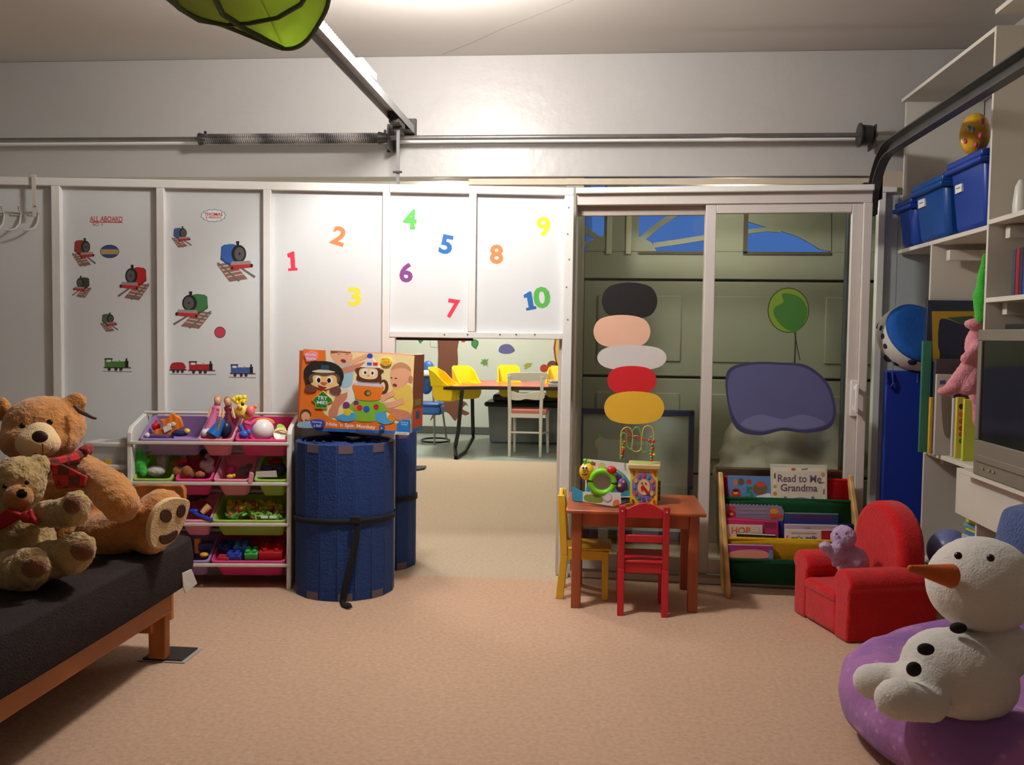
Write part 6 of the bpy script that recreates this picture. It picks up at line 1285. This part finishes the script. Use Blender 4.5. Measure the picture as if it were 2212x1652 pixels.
tb2 = tub(4.52, 4.95, SX-.02, 2.085, 'teal blue storage tub with white sticker in the middle of the high shelf', mat('teal_tub_plastic', (24, 76, 150), rough=.35, var=.14, vs_=6, trans=.12))
tb3 = tub(4.1, 4.5, SX-.012, 2.12, 'blue storage tub with white sticker carrying the yellow ball', BT_)
for t, u, v, x in ((tb2, 1990, 440, SX-.012), (tb3, 2070, 408, SX-.004)):
    XP = Pl((x-.005, 0, 0), (-1, 0, 0)); mb = MB(); mb.prism([XP.p(u-7, v-7), XP.p(u+7, v-12), XP.p(u+7, v+5), XP.p(u-7, v+11)], (.02, 0, 0)); finish('paper_label', mb, D_(222, 220, 214), t)
    mb = MB(); mb.prism([XP.p(u-4, v-1, .001), XP.p(u+4, v-4, .001), XP.p(u+4, v-2.5, .001), XP.p(u-4, v+1, .001)], (.001, 0, 0)); finish('label_line', mb, D_(110, 108, 110), t)
bp_ = at(2106, 290, X=SX+.03)
yb = thing('patterned_ball', 'yellow balloon shaped toy with pink and blue patches on the end tub', 'ball', tuple(bp_-V((0, 0, .12))))
finish('ball', MB().ball(bp_, (.063, .065, .092), None, 28, 18), mat('yellow_print', (206, 156, 40), rough=.25, var=.3, vs_=40), yb)
mb = MB(); 
for u, v, r in ((2093, 276, 8), (2102, 280, 7)): mb.ball(at(u, v, X=SX-.026), (.006, .017, .013))
finish('blue_patch', mb, P_(84, 98, 130), yb)
mb = MB()
for u, v in ((2086, 304), (2108, 312), (2118, 292), (2122, 262)): mb.ball(at(u, v, X=SX-.018), (.008, .012, .013))
finish('pink_patch', mb, P_(186, 50, 96), yb, kind='stuff')
tag(finish('dark_box', MB().box2((SX+.1, 4.56, 2.098), (SX+.3, 4.86, 2.16)), mat('dark_box_card', (52, 44, 44)), origin=(SX+.2, 4.71, 2.098), bevel=.004), 'dark flat box lying on the teal tub', 'box')
# television
TVX = 1.535; tvm = mat('tv_grey_plastic', (120, 112, 100), rough=.5, var=.03)
ty1 = at(2108, 850, X=TVX).y; tzt = at(2110, 712, X=TVX).z
ty0 = ty1-.66
tv = thing('television', 'grey box television with dark screen on the right shelf', 'television', (TVX+.2, (ty0+ty1)/2, zLow))
finish('housing', MB().box2((TVX+.012, ty0, zLow), (TVX+.1, ty1, tzt)), tvm, tv, bevel=.012)
mb = MB(); mb.prism([(TVX+.1, ty0+.02, zLow+.02), (TVX+.1, ty1-.02, zLow+.02), (TVX+.1, ty1-.02, tzt-.02), (TVX+.1, ty0+.02, tzt-.02)], (.1, 0, 0)); finish('tube_housing', mb, tvm, tv, bevel=.02)
sy1, sz1, sz0 = at(2120, 735, X=TVX).y, tzt-.045, at(2112, 950, X=TVX).z
finish('bezel', MB().box2((TVX, ty0, sz1), (TVX+.014, ty1, tzt)).box2((TVX, ty0, zLow), (TVX+.014, ty1, sz0)).box2((TVX, sy1, sz0), (TVX+.014, ty1, sz1)).box2((TVX, ty0, sz0), (TVX+.014, ty0+.05, sz1)), tvm, tv, bevel=.004)
finish('screen', MB().box2((TVX+.008, ty0+.05, sz0), (TVX+.013, sy1, sz1)), mat('dark_screen', (22, 24, 22), rough=.12, spec=.6), tv)
finish('control_panel', MB().box2((TVX-.006, ty0+.08, zLow+.055), (TVX+.002, ty1-.03, zLow+.085)), tvm, tv, bevel=.004)
for y in (ty1-.1, ty1-.16, ty1-.2): finish('button', MB().box((TVX-.002, y, zLow+.035), (.006, .02, .008)), P_(150, 144, 132), tv)
tag(finish('video_player', MB().box2((TVX+.06, ty0+.1, tzt), (SB-.06, ty1-.1, tzt+.022)), mat('black_box', (24, 24, 24)), origin=(1.8, (ty0+ty1)/2, tzt), bevel=.003), 'slim black box lying on top of the television', 'player')
# things on the shelf beside the television: boards, books, plush
def upright(u0, v0, u1, v1, X, rgb, name, label, cat, y_d=.02, prints=(), m=None):
    a, b = at(u0, v0, X=X), at(u1, v1, X=X); t = thing(name, label, cat, (X, a.y, zLow))
    return t
def standing(name, label, cat, Y, u0, v0, u1, z0, m, th=.02, group=None):      # flat item facing the room's near end at depth Y
    a, b = at(u0, v0, Y=Y), at(u1, v0, Y=Y); t = thing(name, label, cat, ((a.x+b.x)/2, Y, z0), group)
    finish('cover', MB().box2((a.x, Y, z0), (b.x, Y+th, a.z)), m, t, bevel=.002); return t, a, b
t, a, b = standing('puzzle_board', 'navy board with yellow frame in clear sleeve behind the books', 'board', 4.66, 2004, 648, 2135, zLow, mat('navy_card', (30, 44, 70), rough=.4))
yq = Pl((0, 4.659, 0), (0, -1, 0))
p = Print(yq, .001); p.poly((206, 164, 40), [(2013, 672), (2100, 672), (2120, 672), (2120, 700), (2035, 700), (2028, 790), (2015, 780)]); p.poly((40, 40, 74), smo([(2028, 700), (2040, 688), (2075, 700), (2110, 712), (2115, 760), (2090, 768), (2032, 768)], 3)); p.poly((60, 90, 70), [(2045, 686), (2100, 682), (2110, 708), (2075, 700)]); p.done('board_print', t)
finish('clear_sleeve', MB().box2((at(1999, 640, Y=4.645).x, 4.64, zLow), (b.x, 4.644, at(2000, 644, Y=4.645).z)), glass('sleeve', (.93, .94, .95), gloss=.03), t)
t, a, b = standing('green_folder', 'tall green folder at the left end of the lower shelf', 'folder', 4.6, 1994, 736, 2014, zLow, mat('green_card', (54, 116, 92), rough=.45))
t, a, b = standing('activity_book', 'yellow and red activity book beside the green folder', 'book', 4.57, 2010, 858, 2027, zLow, mat('yellow_cover', (216, 172, 48), rough=.45, var=.2, vs_=20))
t, a, b = standing('puzzle_pack', 'pale grey puzzle pack in clear wrap under the pink plush', 'puzzle pack', 4.5, 2024, 808, 2062, zLow, D_(180, 174, 166))
p = Print(Pl((0, 4.5, 0), (0, -1, 0)), .001); p.poly((74, 82, 130), [(2030, 822), (2042, 821), (2042, 829), (2030, 830)]); p.poly((120, 110, 98), smo([(2034, 850), (2050, 840), (2058, 900), (2052, 945), (2038, 930)])); p.done('pack_print', t)
t, a, b = standing('thin_book', 'thin white and red book standing by the puzzle pack', 'book', 4.45, 2060, 860, 2067, zLow, D_(196, 190, 190))
t, a, b = standing('alphabet_book', 'yellow book with column of coloured pictures', 'book', 4.4, 2068, 858, 2085, zLow, D_(200, 190, 70))
p = Print(Pl((0, 4.4, 0), (0, -1, 0)), .001)
for v, c in ((878, (70, 60, 40)), (895, (216, 110, 50)), (910, (206, 90, 40)), (925, (196, 60, 40)), (938, (200, 80, 40)), (952, (70, 130, 60))): p.poly(c, ell(2077, v, 6, 6))
p.done('cover_print', t)
t, a, b = standing('lime_book', 'lime yellow picture book next to the television', 'book', 4.3, 2084, 862, 2110, zLow, D_(188, 196, 74))
t, a, b = standing('tall_game_box', 'clear topped dark game box behind the pink plush', 'box', 4.55, 2022, 775, 2075, zLow, mat('dark_game_box', (72, 62, 68), rough=.35), .03)
PNK = K_(216, 138, 150)
Yk = 4.25; mb = MB()
mb.ball(*E_(2108, 700, Yk+.02, 24, 16, 12)).ball(*E_(2112, 745, Yk+.04, 26, 20, 38)); mb.cap(at(2105, 775, Y=Yk), at(2060, 835, Y=Yk-.05), .036, .034); mb.cap(at(2112, 790, Y=Yk), at(2092, 835, Y=Yk-.06), .038, .034); mb.ball(*E_(2046, 845, Yk-.05, 20, 14, 11)); mb.ball(*E_(2090, 840, Yk-.06, 22, 16, 14)); mb.cap(at(2112, 750, Y=Yk), at(2085, 775, Y=Yk-.04), .026, .022)
mb.ball(*E_(2125, 850, Yk+.04, 30, 20, 30)); mb.cap(at(2125, 790, Y=Yk+.05), at(2122, 905, Y=Yk+.06), .05, .05)
plush('pink_plush', mb, PNK, None, tuple(at(2100, 800, Y=Yk)), .008, .006); tag(bpy.data.objects['pink_plush'], 'pink plush toy with dangling legs leaning over the books', 'plush toy')
mb = MB(); mb.cap(at(2128, 552, Y=4.16), at(2122, 640, Y=4.17), .012, .034); mb.cap(at(2122, 640, Y=4.17), at(2122, 684, Y=4.17), .04, .03); mb.ball(*E_(2126, 600, 4.16, 14, 12, 24))
o = plush('green_frog_plush', mb, K_(56, 172, 46), None, tuple(at(2115, 680, Y=4.17)), .007, .004); tag(o, 'bright green plush hanging beside the shelf upright', 'plush toy')
for k, (u, c) in enumerate(((2188, (70, 74, 84)), (2196, (150, 40, 56)), (2204, (60, 50, 60)), (2212, (50, 70, 150)), (2220, (150, 150, 60)), (2228, (40, 60, 110)))):
    yy = at(u, 600, X=SX+.05).y
    t = thing('story_book', ['grey story book at the left of the row', 'red story book with white mark in the row', 'dark story book between red and blue', 'blue story book at the frame edge', 'yellow story book past the blue one', 'navy story book at the right end'][k], 'book', (SX+.14, yy, zMid), 'books on the upper right shelf')
    finish('cover', MB().box2((SX+.05, yy-.016, zMid), (SX+.22, yy+.012, at(2188, 538, X=SX+.05).z)), D_(*c), t, bevel=.002)
bp2 = at(2203, 470, X=SX+.1); tz2 = at(2203, 390, X=SX+.1).z
tag(finish('white_bottle', MB().lathe([(.0, zBin+.02), (.03, zBin+.02), (.03, zBin+.08), (.022, zBin+.15), (.01, tz2), (0, tz2)], (SX+.1, bp2.y, 0)), P_(206, 202, 194), origin=(SX+.1, bp2.y, zBin+.02)), 'white tapered bottle on the upper right shelf', 'bottle')
# tall blue gym mat and round spotted cushion
gy = 4.97
g0, g1 = at(1914, 800, Y=gy), at(2000, 800, Y=gy)
t = thing('gym_mat', 'tall folded blue gym mat standing by the shelving', 'gym mat', ((g0.x+g1.x)/2, gy+.03, 0))
ga = mat('royal_blue_vinyl', (22, 50, 150), rough=.5, var=.06, vs_=6, bump=.15, bs=8)
finish('mat_panel', MB().box2((g0.x, gy, 0), (g1.x+.03, gy+.03, g0.z)), ga, t, bevel=.008); finish('mat_panel', MB().box2((g0.x+.004, gy+.03, 0), (g1.x+.03, gy+.06, g0.z-.01)), ga, t, bevel=.008)
for u in (1921, 1988):
    c = at(u, 818, Y=gy-.004); finish('carry_handle', MB().tube([c+V((-.012, 0, .035)), c+V((-.018, -.012, -.02)), c+V((0, -.016, -.045)), c+V((.018, -.012, -.02)), c+V((.012, 0, .035))], .006), ga, t)
cc = at(1966, 738, Y=gy+.02); gz_ = g0.z
CN = V((.24, -.80, .50)).normalized(); CR = CN.to_track_quat('Z', 'Y').to_matrix().to_4x4()
t = thing('round_cushion', 'round blue cushion with white spotted rim resting on the gym mat', 'cushion', tuple(at(1960, 798, Y=gy)))
sp_m = mat('white_spotted_fabric', (206, 200, 192), rough=.8, var=.04)
RC = .178; cc = at(1974, 728, Y=gy+.06)
finish('rim', MB().lathe([(.0, -.085), (RC*.75, -.085), (RC*.95, -.07), (RC*1.05, -.03), (RC*1.03, .02), (RC*.93, .05), (RC*.8, .045), (0, .03)], cc, 40, CR), sp_m, t, sharp=180)
finish('top', MB().lathe([(.0, .066), (RC*.4, .066), (RC*.75, .068), (RC*.96, .052), (RC*.99, .03), (0, .02)], cc, 40, CR), mat('blue_fleece', (20, 88, 172), rough=.85, var=.1, vs_=20, bump=.3, bs=90), t, sharp=180)
random.seed(5)
for k in range(22):
    a = 2*PI*k/22; ph = random.uniform(-.06, .02); rr3 = RC*(1.045-((ph+.01)/.07)**2*.09)-.004
    p_ = CR @ V((rr3*math.cos(a), rr3*math.sin(a), ph)); q_ = random.uniform(.015, .026)
    RD = (CR @ V((math.cos(a), math.sin(a), 0))).to_track_quat('Z', 'Y').to_matrix().to_4x4()
    finish('dark_spot', MB().ball(cc+p_, (q_, q_, .007), RD, 10, 8), mat('navy_spot', (34, 38, 66), rough=.8), t)
# floor level things under the shelf
tag(finish('printed_ball', MB().ball(at(2052, 1190, Y=4.38), .10, None, 28, 18), mat('lilac_blue_print', (110, 116, 168), rough=.35, var=.35, vs_=9), origin=tuple(at(2052, 1190, Y=4.38))), 'pale blue and lilac ball under the shelf behind the armchair', 'ball')
bo = bpy.data.objects['printed_ball']
rest = .35
for k, (c, du) in enumerate((((70, 120, 160), 0), ((206, 196, 90), .004), ((110, 170, 190), -.004), ((200, 190, 84), .003), ((128, 96, 160), .0))):
    z0 = at(2088, 1160-k*9, Y=4.15).z
    tag(finish('flat_book', MB().box((1.735+du, 4.2, z0), (.16, .14, .016), .1), D_(*c), origin=(1.735+du, 4.2, z0-.008), bevel=.001), ['blue book at the bottom of the small stack under the shelf', 'yellow book second in the small stack under the shelf', 'teal book in the middle of the small stack', 'pale yellow book near the top of the small stack', 'purple book on top of the small stack'][k], 'book', 'small book stack under the shelf')
